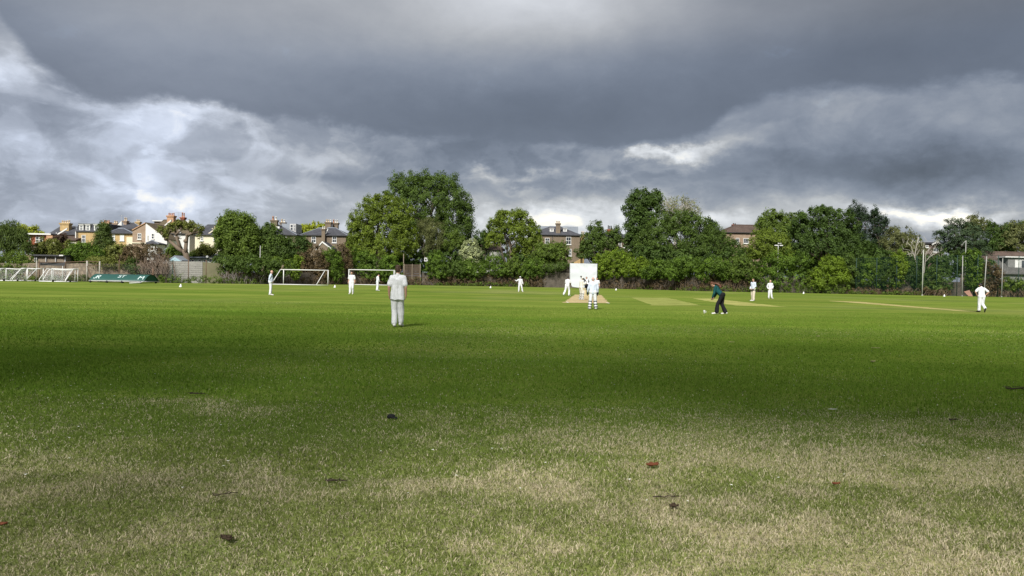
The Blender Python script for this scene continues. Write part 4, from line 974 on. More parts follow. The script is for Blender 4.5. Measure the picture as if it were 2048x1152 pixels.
# pale, almost leafless tree
D = 162; root = thing("sparse_tree", "pale almost leafless round tree rising behind the dark dome tree", "tree", GX(1362, D), group=GT)
mb = MB(); rg = random.Random(51); b = P(1350, 450, D)
mb.tube([GX(1350, D), b], [.4, .25], 7)
for i in range(46):
    a = rg.uniform(-1.25, 1.25); k = rg.uniform(.65, 1.0); e = P(1358 + 50 * math.sin(a) * k, 452 - 62 * math.cos(a) * k, D + rg.uniform(-3, 3)); mm = b.lerp(e, .5) + Vector((rg.uniform(-.5, .5), rg.uniform(-.4, .4), .5))
    mb.tube([b + Vector((0, 0, rg.uniform(-2, 0))), mm, e], [.10, .06, .02], 4)
    for j in range(5):
        s_ = mm.lerp(e, rg.random()); mb.tube([s_, s_ + Vector((rg.uniform(-1.3, 1.3), rg.uniform(-.6, .6), rg.uniform(.2, 1.6)))], [.035, .014], 3)
mb.build("trunk", BARK_PALE, root)
L = [(*P(a, b_, D), rx * D / F, rx * D / F, ry * D / F) for a, b_, rx, ry in ((1335, 420, 22, 26), (1362, 412, 26, 24), (1388, 425, 18, 22))]
V, tn, _ = leaf_cloud(L, 3000, .30, 52, clump=.7, fill=.8, per=12); mesh_quads("crown", V, tn, LEAF['sparse'], root)
tree("oak_tree", "broad dark green dome tree in the right hand group", "tree", 147, [(1352, 445, 36, 22), (1325, 460, 30, 26), (1385, 455, 28, 24), (1350, 480, 60, 34), (1310, 490, 34, 30), (1395, 488, 34, 28), (1350, 508, 66, 20), (1420, 500, 22, 22), (1403, 440, 12, 10), (1380, 432, 14, 8)], 'dark', 40000, .34, seed=53, group=GT, clump=.6, r0=.5)  # leaf colour taken darker to stand in for cloud shade
tree("yew_tree", "dark bushy tree sloping down right of the broad dome tree", "tree", 150, [(1425, 472, 22, 24), (1440, 490, 28, 24), (1465, 502, 24, 18), (1415, 455, 10, 12), (1488, 510, 18, 14)], 'dark', 14000, .32, seed=54, group=GT)
tree("small_conifer", "small pointed grey conifer poking up beside the brown hipped roof", "tree", 155, [(1424, 462, 10, 14), (1423, 450, 5, 10)], 'conifer', 2500, .32, seed=55, group=GT)
tree("field_maple", "pale topped tree right of the brown hipped roof", "tree", 148, [(1548, 440, 24, 20), (1530, 450, 18, 18), (1575, 445, 22, 18), (1555, 465, 34, 20)], 'mid', 13000, .36, seed=56, group=GT)
tree("hazel_tree", "rounded yellow-green tree in front of the pale topped tree", "tree", 136, [(1530, 480, 26, 20), (1555, 488, 26, 20), (1520, 500, 26, 18), (1550, 508, 32, 16)], 'fresh', 14000, .32, seed=57, group=GT)
tree("holm_oak", "large dark tree with sky showing through its crown", "tree", 142, [(1632, 438, 34, 22), (1665, 440, 32, 22), (1610, 455, 26, 24), (1650, 466, 58, 24), (1690, 462, 26, 22), (1640, 495, 58, 24), (1605, 492, 30, 24), (1690, 490, 40, 24), (1650, 424, 18, 10), (1720, 500, 26, 20)], 'deep', 32000, .40, seed=58, group=GT, clump=.65, fill=.2, r0=.5)  # deeper leaf colour paints in the cloud's shade on this crown
for i, (lab, px, top_, w, lf) in enumerate((("taller dark spiky conifer on the left of a close pair", 1716, 409, 25, 'conifer'), ("shorter dark spiky conifer on the right of a close pair", 1757, 423, 22, 'conifer'))):
    H = 520 - top_
    tree("cypress", lab, "tree", 144, [(px + (j % 3 - 1) * w * .35, top_ + H * t, w * (.18 + .8 * t ** .8), H * .15) for j, t in enumerate((.07, .17, .28, .4, .52, .66, .8, .92))] + [(px - w * .55, top_ + H * .18, w * .22, H * .12), (px + w * .6, top_ + H * .22, w * .2, H * .12)], lf, 14000, .34, seed=60 + i, group=GT, ragged=.6, asp=.3, base=px, clump=.5)
tree("thorn_tree", "thin grey-green tree right of the dark spiky conifers", "tree", 138, [(1800, 470, 22, 16), (1785, 485, 20, 18), (1820, 485, 20, 18), (1805, 502, 32, 18), (1832, 502, 14, 14)], 'grey', 11000, .30, seed=63, group=GT)
# dead white-branched tree
D = Dp(1845, 3); root = thing("dead_tree", "dead tree with bare white branches left of the cedar", "tree", GX(1838, D))
mb = MB(); q = lambda a, b: P(a, b, D)
for pts, r in (([(1838, 575), (1836, 545), (1832, 525), (1827, 508), (1822, 492), (1813, 484)], .16), ([(1831, 522), (1830, 508), (1833, 492), (1837, 474)], .13), ([(1830, 514), (1824, 506), (1813, 510)], .08), ([(1850, 525), (1858, 515), (1868, 508), (1880, 504)], .10), ([(1845, 575), (1848, 545), (1850, 525), (1852, 505), (1862, 495)], .13), ([(1833, 492), (1840, 482)], .05), ([(1822, 492), (1826, 480)], .05), ([(1862, 495), (1870, 485), (1880, 478)], .06), ([(1858, 515), (1866, 502)], .05), ([(1852, 505), (1846, 494), (1848, 484)], .05), ([(1827, 508), (1818, 500), (1806, 498)], .05)):
    mb.tube([q(a, b) for a, b in pts], [.66 * r * (1 - .14 * i) for i in range(len(pts))], 6)
rg = random.Random(5)
for i in range(60):
    a, b = rg.uniform(1806, 1885), rg.uniform(478, 515); mb.tube([q(a, b), q(a + rg.uniform(-8, 8), b - rg.uniform(3, 12))], [.03, .012], 3)
mb.build("trunk", BARK_PALE, root)
# cedar with flat layers
tree("cedar_tree", "blue-green cedar with flat layered boughs on the right", "tree", 140, [(1908, 443, 18, 6), (1902, 455, 12, 5), (1935, 452, 26, 9), (1912, 466, 36, 7), (1945, 470, 26, 10), (1895, 478, 24, 6), (1925, 486, 38, 8), (1950, 490, 24, 10), (1908, 500, 30, 8), (1940, 505, 34, 10), (1890, 492, 16, 5)], 'cedar', 20000, .34, seed=65, group=GT, flat=.6, base=1928, ragged=.35, asp=.35, r0=.45)
tree("dark_tree", "dark pointed evergreen behind the bungalow roof", "tree", 152, [(1992, 470, 18, 16), (1985, 455, 9, 12), (1998, 490, 26, 20), (1975, 495, 18, 18)], 'deep', 8500, .36, seed=66, group=GT)
tree("poplar_tree", "pale feathery tree rising behind the cedar", "tree", 165, [(1950, 445, 18, 14), (1965, 455, 18, 18), (1945, 462, 16, 16)], 'grey', 5500, .36, seed=67, group=GT)
tree("ash_tree", "tall soft green tree at the right edge behind the bungalow", "tree", 150, [(2030, 470, 24, 24), (2050, 465, 22, 22), (2022, 492, 22, 16), (2075, 475, 30, 30)], 'grey', 9000, .36, seed=68, group=GT)
tree("ash_tree", "pale tree filling the right corner above the bungalow roof", "tree", 158, [(2010, 465, 14, 14), (2018, 455, 10, 10), (2045, 452, 10, 10)], 'willow', 3500, .34, seed=69, group=GT)
# --- long hedge on the right half
for i, (lab, lob, lf) in enumerate((
    ("low hedge shrub below the tall dark ragged tree", [(1276, 530, 20, 14), (1262, 540, 16, 12), (1292, 540, 18, 12)], 'bright'),
    ("hedge shrub below the left side of the dome tree", [(1322, 536, 24, 16), (1300, 546, 18, 11), (1342, 546, 18, 12)], 'ivy'),
    ("large glossy hedge shrub below the right side of the dome tree", [(1370, 532, 30, 18), (1352, 546, 22, 13), (1394, 544, 22, 14)], 'ivy'),
    ("hedge shrub behind the bending woman", [(1430, 532, 26, 16), (1415, 548, 22, 12), (1452, 546, 18, 13)], 'ivy'),
    ("red-tinged overgrown hedge shrub below the brown hipped roof", [(1485, 528, 20, 18), (1472, 546, 18, 14), (1500, 548, 18, 15)], 'weed'),
    ("tall billowing hedge shrub behind the two fielders", [(1545, 530, 34, 20), (1570, 518, 34, 16), (1600, 528, 28, 18), (1525, 552, 26, 20), (1570, 556, 40, 18), (1610, 556, 30, 18)], 'ivy'),
    ("rounded bright hedge shrub at the end of the netting", [(1662, 530, 24, 16), (1645, 545, 20, 14), (1675, 552, 22, 18), (1640, 560, 26, 16)], 'bright'))):
    bush("hedge_shrub", lab, "shrub", Dp(lob[0][0], -.5 if i < 5 else .0), lob, lf, 7500 if i < 5 else 9500, .31, seed=70 + i, group="hedge shrubs right of the sight screen")
NV = "ivy columns and bushes behind the netting"
for i, (lab, lob, lf, n) in enumerate((
    ("ivy bush with dark gaps at the left end of the netting", [(1700, 530, 14, 22), (1722, 545, 16, 16), (1705, 562, 16, 14)], 'dark', 5000),
    ("bright ivy bush behind the second netting post", [(1745, 532, 18, 16), (1735, 552, 16, 18), (1758, 560, 14, 14)], 'ivy', 5000),
    ("ivy covered stump column with yellow young leaves", [(1797, 520, 13, 18), (1800, 540, 12, 20), (1795, 560, 10, 14)], 'bright', 3600),
    ("dark bush between the ivy stump and the white pole", [(1775, 550, 16, 24), (1825, 548, 16, 24), (1838, 565, 14, 14)], 'deep', 6000),
    ("bush with bare brown patches right of the white pole", [(1868, 555, 16, 22), (1885, 565, 20, 18), (1860, 575, 20, 10)], 'dark', 4500),
    ("tall ivy covered post topped with yellow-green leaves", [(1942, 512, 17, 12), (1944, 530, 15, 18), (1946, 552, 13, 18), (1948, 568, 10, 14)], 'ivy', 6500),
    ("brown dead bush beside the bungalow", [(1985, 555, 12, 30), (1975, 575, 12, 14)], 'dead', 3000),
    ("low green bush below the bungalow dormer", [(2025, 568, 18, 14), (2045, 572, 18, 14), (2008, 566, 10, 12), (2075, 570, 25, 16)], 'mid', 4500))):
    bush("ivy_column" if i in (2, 5) else "bush", lab, "shrub", Dp(lob[0][0], 1.2), lob, lf, n, .29, seed=80 + i, group=NV)
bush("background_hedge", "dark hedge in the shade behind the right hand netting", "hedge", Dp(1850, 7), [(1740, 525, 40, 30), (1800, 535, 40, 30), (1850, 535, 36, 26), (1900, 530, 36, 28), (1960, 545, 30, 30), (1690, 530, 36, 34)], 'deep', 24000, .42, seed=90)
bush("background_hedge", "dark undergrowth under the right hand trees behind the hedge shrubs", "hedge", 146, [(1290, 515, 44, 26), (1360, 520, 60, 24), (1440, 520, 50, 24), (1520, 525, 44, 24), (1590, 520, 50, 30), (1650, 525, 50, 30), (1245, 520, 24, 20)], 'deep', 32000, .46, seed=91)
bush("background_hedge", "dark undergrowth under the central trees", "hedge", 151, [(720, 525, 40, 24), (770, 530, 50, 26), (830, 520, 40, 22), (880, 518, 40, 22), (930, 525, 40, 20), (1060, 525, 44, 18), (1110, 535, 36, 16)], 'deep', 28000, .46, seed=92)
bush("holly_hedge", "dark glossy hedge behind the right full size goal", "hedge", Dp(750, .5), [(725, 528, 24, 16), (752, 532, 26, 18), (780, 530, 20, 18), (740, 548, 34, 14), (776, 550, 26, 14), (712, 512, 14, 12), (730, 512, 16, 10)], 'ivy', 14000, .30, seed=93)
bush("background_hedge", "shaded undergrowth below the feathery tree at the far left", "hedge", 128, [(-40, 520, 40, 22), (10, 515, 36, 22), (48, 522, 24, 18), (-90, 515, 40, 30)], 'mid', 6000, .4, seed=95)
# far belt of dark foliage closing the gaps between the gardens
bush("distant_hedge", "dark foliage filling the gaps far behind the gardens", "trees", 186, [(x, 520 + 4 * math.sin(x), 34, 30 + 6 * math.sin(x * .7)) for x in range(680, 1060, 34)] + [(x, 522 + 4 * math.sin(x), 34, 28) for x in range(1180, 1440, 34)] + [(x, 518 + 4 * math.sin(x), 40, 34) for x in range(1480, 2140, 38)] + [(x, 530, 34, 22) for x in range(440, 620, 34)], 'deep', 42000, .95, stems=False, seed=94, fill=.6)['kind'] = 'stuff'
bush("wall_creeper", "dark creeper sprawling over the trellis left of the sight screen", "creeper", Dp(1112, -.25), [(1112, 533, 24, 8), (1096, 538, 14, 9), (1130, 530, 10, 7)], 'dark', 3200, .24, stems=False, seed=96)
bush("overhanging_shrub", "olive branches hanging over the stone wall above the green cover", "shrub", Dp(205, .4), [(212, 527, 20, 11), (192, 522, 16, 8), (236, 530, 14, 9)], 'olive', 3600, .26, stems=False, seed=97)
# --- dead brambles and weeds along the foot of the wall: uncountable ground cover
def cover(name, label, segs, leaf, n, size, seed, stem=None, ns=0, rs=.022):
    rg = np.random.default_rng(seed); Vs, Ts = [], []
    L = []
    for (x0, x1, ytop, dd) in segs:
        k = max(2, int((x1 - x0) / 14))
        for j in range(k):
            px = x0 + (x1 - x0) * (j + .5) / k; D = WD(px) + dd; g_ = GX(px, D); s = D / F
            b = P(px, ytop, D).z * (0.75 + .4 * rg.random())
            L.append((g_.x, D + rg.uniform(-.3, .3), b * .42, 9 * s, .55, b * .58))
    V, t, _ = leaf_cloud(L, n, size, seed, clump=.32, per=18, ragged=.4, bottom=-1.1, asp=.42)
    o = mesh_quads(name, V, t, LEAF[leaf]); tag(o, label, "undergrowth", kind='stuff')
    if ns:
        mb = MB(); r2 = random.Random(seed)
        for i in range(ns):
            x0, x1, ytop, dd = r2.choice(segs); px = r2.uniform(x0, x1); D = WD(px) + dd + r2.uniform(-.5, .4); b = GX(px, D); h_ = P(px, ytop, D).z * r2.uniform(.4, 1.0)
            e = b + Vector((r2.uniform(-.9, .9), r2.uniform(-.4, .3), h_)); m_ = b.lerp(e, .55) + Vector((r2.uniform(-.4, .4), -.1, .25))
            mb.tube([b, m_, e], [rs, rs * .8, rs * .4], 4)
        o2 = mb.build(name.replace('brambles', 'bare_stems'), stem or STEM); tag(o2, label + ", bare stems", "undergrowth", kind='stuff')
cover("brambles", "dry brown brambles and dead ivy along the foot of the wall", [(700, 840, 553, -.9), (845, 1085, 551, -1), (1196, 1330, 560, -.8), (1330, 1520, 556, -.9), (1685, 1900, 575, -.6), (595, 690, 552, -1.0), (1960, 2090, 575, .6)], 'dead', 21000, .23, 101, None, 620)
cover("weeds", "rough green weeds and nettles along the fence foot", [(300, 440, 553, -2.6), (440, 560, 556, -1.6), (0, 300, 551, -.8), (1500, 1700, 568, -1.2), (1270, 1310, 572, -1.1), (800, 840, 562, -.9), (870, 1060, 565, -1.5), (1340, 1500, 574, -1.3), (1700, 1840, 582, -1.0)], 'weed', 20000, .22, 102)
cover("grey_brambles", "grey-brown dead stalks under the ivy behind the bald man", [(445, 575, 535, -1.0)], 'dead', 2200, .2, 103, simple("grey_stem", (0.30, 0.27, 0.25), .95, .35, 3, .05, (0.16, 0.14, 0.13)), 260, .03)
# --- unseen tree belt added behind the viewer, crowns shaped to shade near turf
L, L2 = [], []; rg = random.Random(8)
for i in range(15):
    x = -56 + i * 7.2 + rg.uniform(-1.5, 1.5); y = -6.5 + rg.uniform(-1, 1); top_ = 28.8 + rg.uniform(-2, 2) - .08 * x
    L += [(x, y, 15.4, 4.6, 3.6, 3.4), (x + 3.6, y, 15.8 + rg.uniform(-1, 1), 4.2, 3.4, 3.2)]
    L2 += [(x, y, top_ - 6, 4.4, 3.6, 6), (x + rg.uniform(-2.5, 2.5), y, top_ - 10, 4.6, 3.6, 5)]
V, t, _ = leaf_cloud(L, 18500, .66, 111, per=34, ragged=.22, clump=1.0, bottom=-1.1); V2, t2, _ = leaf_cloud(L2, 16000, .66, 112, per=26, ragged=.3, clump=1.1, bottom=-1.1)
tag(mesh_quads("added_shade_trees", np.concatenate([V, V2]), np.concatenate([t, t2]), LEAF['mid']), "added unseen belt of tall leafy trees behind the viewer shading the near turf", "trees", kind='stuff')
mb = MB()
for i in range(15): mb.tube([(-56 + i * 7.2, -6.5, 0), (-56 + i * 7.2, -6.5, 16), (-56 + i * 7.2, -6.5, 26)], [.45, .3, .1], 7)
tag(mb.build("added_shade_trunks", BARK), "trunks of the added unseen belt of trees behind the viewer", "trees", kind='stuff')
# ================================================================ WALLS, FENCES, FIELD EQUIPMENT
def wall_run(name, label, cat, px0, px1, ytop0, ytop1, mat, dd=0.0, th=.3, cope=None, n=24, group=None, jag=.0, D0=None, D1=None):
    r_ = random.Random(int(px0 + 7)); root = thing(name, label, cat, GX((px0 + px1) / 2, WD((px0 + px1) / 2) + dd), group=group); mb = MB(); mc = MB(); fr, bk, tp = [], [], []
    for i in range(n + 1):
        px = px0 + (px1 - px0) * i / n; D = WD(px) + dd; q = P(px, ytop0 + (ytop1 - ytop0) * i / n, D); z = q.z + r_.uniform(-1, 1) * jag
        fr.append((q.x, D, z)); bk.append((q.x, D + th, z))
    vs = []; fs = []
    for a, b in zip(fr, bk): vs += [(a[0], a[1], -.2), a, b, (b[0], b[1], -.2)]
    for i in range(n):
        o = 4 * i
        for k in range(3): fs.append((o + k, o + k + 1, o + k + 5, o + k + 4))
    fs += [(3, 2, 1, 0), (4 * n, 4 * n + 1, 4 * n + 2, 4 * n + 3)]
    mb.add(vs, fs); mb.build("wall_face", mat, root)
    if cope:
        vs = []; fs = []
        for a, b in zip(fr, bk): vs += [(a[0], a[1] - .05, a[2] + .003), (a[0], a[1] - .05, a[2] + .1), (b[0], b[1] + .05, b[2] + .1), (b[0], b[1] + .05, b[2] + .003)]
        for i in range(n):
            o = 4 * i
            for k in range(4): fs.append((o + k, o + (k + 1) % 4, o + 4 + (k + 1) % 4, o + 4 + k))
        fs += [(3, 2, 1, 0), (4 * n, 4 * n + 1, 4 * n + 2, 4 * n + 3)]
        mc.add(vs, fs); mc.build("coping", cope, root)
    return root
mtg, gg, out = newmat("rubble_stone"); v = obc(gg)
vo = gg.new('ShaderNodeTexVoronoi'); vo.inputs['Scale'].default_value = 2.6; gg.link(v, vo.inputs['Vector'])
n1 = gg.noise(v, .5, 6, .65); n2 = gg.noise(v, 5, 5, .65)
cc = gg.mix(gg.lin(n1, .36, .64), (0.150, 0.115, 0.084), (0.265, 0.215, 0.160)); cc = gg.mix(gg.lin(vo.outputs['Distance'], .3, .6, 0, .7), cc, (0.13, 0.105, 0.085))
cc = gg.mix(gg.lin(n2, .55, .75, 0, .6), cc, (0.075, 0.085, 0.04)); princ(gg, out, cc, .95, .1, bump(gg, vo.outputs['Distance'], .6, .05)); STONE = mtg
BRICK_OLD = brickm("old_wall_brick", (0.105, 0.088, 0.070), (0.085, 0.070, 0.056), (0.11, 0.10, 0.085), stain=.5)
PANEL = brickm("concrete_panel", (0.36, 0.35, 0.325), (0.33, 0.32, 0.295), (0.2, 0.19, 0.18), 1.9, .31, .03, .25)
wall_run("boundary_wall", "weathered tan rubble stone wall behind the small goals and green cover", "wall", -160, 334, 527, 527, STONE, 0, .4, None, 30, jag=.12)
wall_run("panel_fence", "pale grey concrete panel fence in front of the blue shed", "fence", 334.5, 405, 521.5, 523.5, PANEL, .3, .12, None, 8)
wall_run("boundary_wall", "mossy yellowish stretch of wall right of the concrete panels", "wall", 405.5, 446, 524, 527, simple("mossy_render", (0.22, 0.20, 0.13), .95, .3, .8, .1, (0.12, 0.12, 0.07)), .3, .25, None, 6)
wall_run("boundary_wall", "dark boundary wall under the ivy behind the full size goals", "wall", 446.5, 806, 545, 545, BRICK_OLD, .3, .3, None, 22)
wall_run("boundary_wall", "brown brick boundary wall left of the sight screen", "wall", 842, 1140, 546.5, 547, BRICK_OLD, .2, .3, simple("coping_stone", (0.13, 0.118, 0.10), .9, .3, 2, .1), 16)
wall_run("boundary_wall", "long brown brick boundary wall right of the sight screen", "wall", 1140.5, 1690, 550, 556, BRICK_OLD, .2, .3, None, 30)
wall_run("boundary_wall", "low dark brick wall behind the netting on the right", "wall", 1690.5, 2260, 565, 562, BRICK_OLD, 2.2, .3, None, 24)
o = wall_run("trellis_fence", "brown trellis fence standing on the wall left of the sight screen", "fence", 1083, 1141, 528, 528.5, simple("dark_trellis", (0.060, 0.052, 0.040), .95, .45, 2.5, .05), 1.2, .08, None, 5)
# wooden panel in the wall gap
D = Dp(825, .3); root = thing("board_fence", "brown horizontal board fence panel between the two big shrubs behind the boy's head", "fence", GX(825, D))
x0, x1, zt = P(808, 540, D).x, P(841, 540, D).x, P(825, 529, D).z
mb = MB()
for k in range(9): mb.box(x0, x1, D + .012 * (k % 2), D + .04 + .012 * (k % 2), .05 + zt * k / 9, .02 + zt * (k + 1) / 9)
mb.build("boards", simple("brown_boards", (0.068, 0.052, 0.038), .9, .35, 2, .1), root)
for px in (808.5, 824.5, 840.5): MB().box(P(px, 540, D).x - .06, P(px, 540, D).x + .06, D - .12, D - .003, 0, zt + .1).build("post", TIMBER, root)
# ---- poles
def pole(name, label, px, y0, D, r, mat, lean=0.0, group=None, cat="pole"):
    b = GX(px, D); z = P(px, y0, D).z
    mb = MB(); mb.tube([(b.x, D, -.05), (b.x + lean * .5, D, z * .5), (b.x + lean, D, z)], [r, r, r * .9], 8)
    mb.ball((b.x + lean, D, z), r * 1.05, 8, 5); mb.tube([(b.x, D, -.02), (b.x, D, .12)], r * 1.6, 8)
    o = mb.build(name, mat); top(o, b); return tag(o, label, cat, group)
PWH = simple("pole_white", (0.27, 0.27, 0.255), .5, .2, 3, .4); PGR = simple("post_green", (0.018, 0.042, 0.032), .55, .25, 3, .3); PGY = simple("post_grey", (0.30, 0.28, 0.25), .9, .3, 3, .1)
NP = "tall pale poles by the netting"
pole("pole", "grey-green tall pole left of the cedar beside the dead tree", 1845, 500, Dp(1845, -1.2), .075, simple("pole_grey", (.36, .37, .33), .6, .2, 3, .3), .05, NP)
pole("pole", "tall white pole just left of the brown board", 1925, 512, Dp(1925, -1.4), .065, PWH, -.05, NP)
pole("pole", "white leaning pole rising behind the fielder with hands on hips", 1968.5, 513, Dp(1968, -1.0), .07, PWH, .28, NP)
pole("pole", "white pole in front of the bungalow", 2004, 517, Dp(2004, -1.4), .065, PWH, .03, NP)
pole("pole", "thin pale pole standing in the dark ivy left of the goals", 519, 492, Dp(520, .8), .07, PWH, .06)
pole("pole", "thin brown pole by the board fence panel", 806.5, 508, Dp(806, -.3), .07, TIMBER, 0)
D = Dp(1925, 6); b = GX(1930, D); z = P(1930, 481, D).z; mb = MB(); mb.tube([(b.x, D, 0), (b.x, D, z)], [.09, .06], 7); mb.tube([(b.x, D, z - .05), (b.x - .35, D, z - .35), (b.x - .6, D, z - .7)], [.05, .04, .05], 6); mb.ball((b.x - .62, D, z - .75), (.2, .1, .06), 8, 5)
o = mb.build("lamp_post", PWH); top(o, b); tag(o, "slim lamp post with a bent arm rising behind the tall ivy post", "lamp post")
# twin floodlight in the yellow-green tree
D = 134; root = thing("floodlight", "twin white floodlight on a post in front of the yellow-green tree", "floodlight", GX(1556.5, D)); c = P(1556.5, 491, D)
MB().tube([(c.x, D, 0), (c.x, D, c.z + .4)], .06, 6).build("post", METAL_G, root)
for dx_, dz_ in ((-.42, 0), (.45, 0), (.15, .35)): MB().box(c.x + dx_ - .28, c.x + dx_ + .28, D - .25, D - .07, c.z + dz_ - .06, c.z + dz_ + .10).build("lamp_head", WHITE, root)
# small sign on the wall behind
D = Dp(852, 2); root = thing("sign", "small white square board on a post above the hedge below the grey-green tree", "sign", GX(852, D)); c = P(852, 519, D)
MB().tube([(c.x + .3, D + .06, 0), (c.x + .3, D + .06, c.z)], .05, 6).build("post", METAL_D, root)
a = MB().box(c.x - .32, c.x + .32, D - .02, D + .02, c.z - .34, c.z + .34).build("board", WHITE, root)
MB().box(c.x - .20, c.x + .12, D - .026, D - .021, c.z - .2, c.z + .16).build("dark_square", METAL_D, a)
# pile of tan rubble behind the sight screen
D = Dp(1155, 1.2); rg = random.Random(4); mb = MB(); c = P(1154, 524, D)
mb.prism([(c.x - .85, 0), (c.x + .75, 0), (c.x + .62, c.z + .62), (c.x + .1, c.z + .30), (c.x - .6, c.z - .12)], 'y', D, D + .35)
o = mb.build("broken_wall", simple("broken_tan_masonry", (.45, .31, .15), .95, .35, 3, .1, (.20, .14, .08), .5)); top(o, GX(1154, D)); tag(o, "broken stub of tan masonry showing above the sight screen", "wall")
# ---- netting on the right: green posts and net
def netmat(name, col, cell, th):
    mt, gg, out = newmat(name); x, y, z = gg.sep(obc(gg)); 
    u = gg.m('ADD', x, z); w = gg.m('SUBTRACT', x, z)
    a = gg.m('LESS_THAN', gg.m('FRACT', gg.m('MULTIPLY', u, 1 / cell)), th); b = gg.m('LESS_THAN', gg.m('FRACT', gg.m('MULTIPLY', w, 1 / cell)), th)
    mk = gg.m('MAXIMUM', a, b)
    p = gg.new('ShaderNodeBsdfDiffuse'); p.inputs[0].default_value = (*col, 1); tr = gg.new('ShaderNodeBsdfTransparent'); mx = gg.new('ShaderNodeMixShader')
    gg.link(mk, mx.inputs[0]); gg.link(tr.outputs[0], mx.inputs[1]); gg.link(p.outputs[0], mx.inputs[2]); gg.link(mx.outputs[0], out.inputs[0]); return mt
NET = netmat("green_netting", (0.012, 0.034, 0.028), .06, .065); CHAIN = netmat("chain_link", (0.12, 0.12, 0.115), .07, .05); WNET = netmat("goal_net", (0.55, 0.56, 0.56), .12, .045)
root = thing("net_fence", "tall green ball-stop netting on dark green posts along the right boundary", "fence", GX(1860, Dp(1860)))
pts = []
for px, yt in ((1712, 516), (1753, 515), (1793, 513), (1833, 512), (1873, 511), (1914, 510), (1955, 509), (1996, 510), (2037, 511), (2080, 512), (2125, 513)):
    D = WD(px) + .1; b = GX(px, D); z = P(px, yt, D).z
    MB().tube([(b.x, D, 0), (b.x, D, z)], .055, 6).build("post", PGR, root); pts.append((b.x, D, z))
mb = MB()
for a, b in zip(pts, pts[1:]):
    mb.add([(a[0], a[1] + .06, .03), (b[0], b[1] + .06, .03), (b[0], b[1] + .06, b[2] - .05), (a[0], a[1] + .06, a[2] - .05)], [(0, 1, 2, 3)])
mb.build("netting", NET, root, fix=False)
mb = MB()
for zf in (0.02, .5, .985):
    for a, b in zip(pts, pts[1:]): mb.tube([(a[0], a[1] + .05, a[2] * zf), (b[0], b[1] + .05, b[2] * zf)], .014, 4)
mb.build("straining_wire", PGR, root)
# ---- chain link fence on the left with concrete posts and a top rail
root = thing("chain_link_fence", "old chain link fence with grey and rusty posts and sagging rail before the stone wall", "fence", GX(190, 104))
pp = []; RUST = simple("rusty_post", (0.13, 0.085, 0.06), .9, .4, 4, .15)
for px, yt, m_, r in ((73, 521, PGY, .09), (78, 522, RUST, .07), (131, 523, RUST, .06), (125, 524, METAL_G, .05), (174, 521.5, PGY, .13), (199, 522.5, PGY, .10), (238, 520, RUST, .06), (306, 537, RUST, .12), (345, 520, PGR, .06), (376.5, 519.5, RUST, .06), (412, 520, RUST, .06)):
    D = WD(px) - 2.2; b = GX(px, D); z = P(px, yt, D).z; MB().tube([(b.x, D, 0), (b.x, D, z)], r, 7).build("post", m_, root); pp.append((b.x, D, z))
mb = MB()
for (p0, y0), (p1, y1) in (((75, 524.5), (174, 523)), ((174, 522), (199, 523.5)), ((174, 530), (199, 530.5))):
    a = P(p0, y0, WD(p0) - 2.25); b = P(p1, y1, WD(p1) - 2.25); mb.tube([a, a.lerp(b, .5) - Vector((0, 0, .06)), b], .05, 5)
for p0, y0, p1, y1 in ((174, 532, 186, 562), (131, 525, 128, 562), (345, 524, 353, 560), (306, 543, 298, 562)):
    mb.tube([P(p0, y0, WD(p0) - 2.3), P(p1, y1, WD(p1) - 2.3)], .05, 5)
mb.build("rail", RUST, root)
mb = MB(); srt = sorted(pp); top_z = [1.7 if q[0] > P(240, 540, 106).x else 2.4 for q in srt]
for i in range(len(srt) - 1):
    a, b = srt[i], srt[i + 1]; mb.add([(a[0], a[1] + .12, .02), (b[0], b[1] + .12, .02), (b[0], b[1] + .12, min(b[2], 2.6)), (a[0], a[1] + .12, min(a[2], 2.6))], [(0, 1, 2, 3)])
mb.build("chain_link", CHAIN, root, fix=False)
# dark windbreak strip hanging on the fence
D = WD(110) - 2.1; MB().box(P(80, 527, D).x, P(131, 527, D).x, D - .03, D + .01, P(100, 531, D).z, P(100, 524, D).z).build("windbreak", METAL_D, root)
# ---- goals
GW = simple("goal_white", (0.60, 0.60, 0.59), .45, .06, 4, .4); GNET = "portable goals"
def goal_full(label, pL, pR, y_top, D, dx0, back, yb_shift):
    """full size goal: posts, crossbar, raked side frames, ground bar"""
    l, r = P(pL, 560, D), P(pR, 560, D); z = P((pL + pR) / 2, y_top, D).z; root = thing("goal", label, "goal", ((l.x + r.x) / 2, D, 0), group="full size white football goals")
    t = .065
    for x in (l.x, r.x): MB().tube([(x, D, 0), (x, D, z)], t, 8).build("post", GW, root)
    MB().tube([(l.x - t, D, z), (r.x + t, D, z)], t, 8).build("crossbar", GW, root)
    bl, br = l.x + dx0, r.x + dx0
    for x, bx in ((l.x, bl), (r.x, br)):
        MB().tube([(x + dx0 * .35, D + .05, z), (bx, D + back, .06)], t * .8, 7).build("stay", GW, root)
        MB().tube([(x, D, .05), (bx, D + back, .05)], t * .6, 6).build("side_bar", GW, root)
        MB().tube([(x, D, z - .003), (x + dx0 * .35, D + .05, z - .003)], t * .8, 7).build("top_bar", GW, root)
    MB().tube([(bl, D + back, .06), (br, D + back, .06)], t * .9, 7).build("ground_bar", GW, root)
    MB().tube([(l.x + dx0 * .35 - .02, D + .1, z), (r.x + dx0 * .35, D + .1, z)], t * .3, 5).build("net_rail", GW, root)
    return root
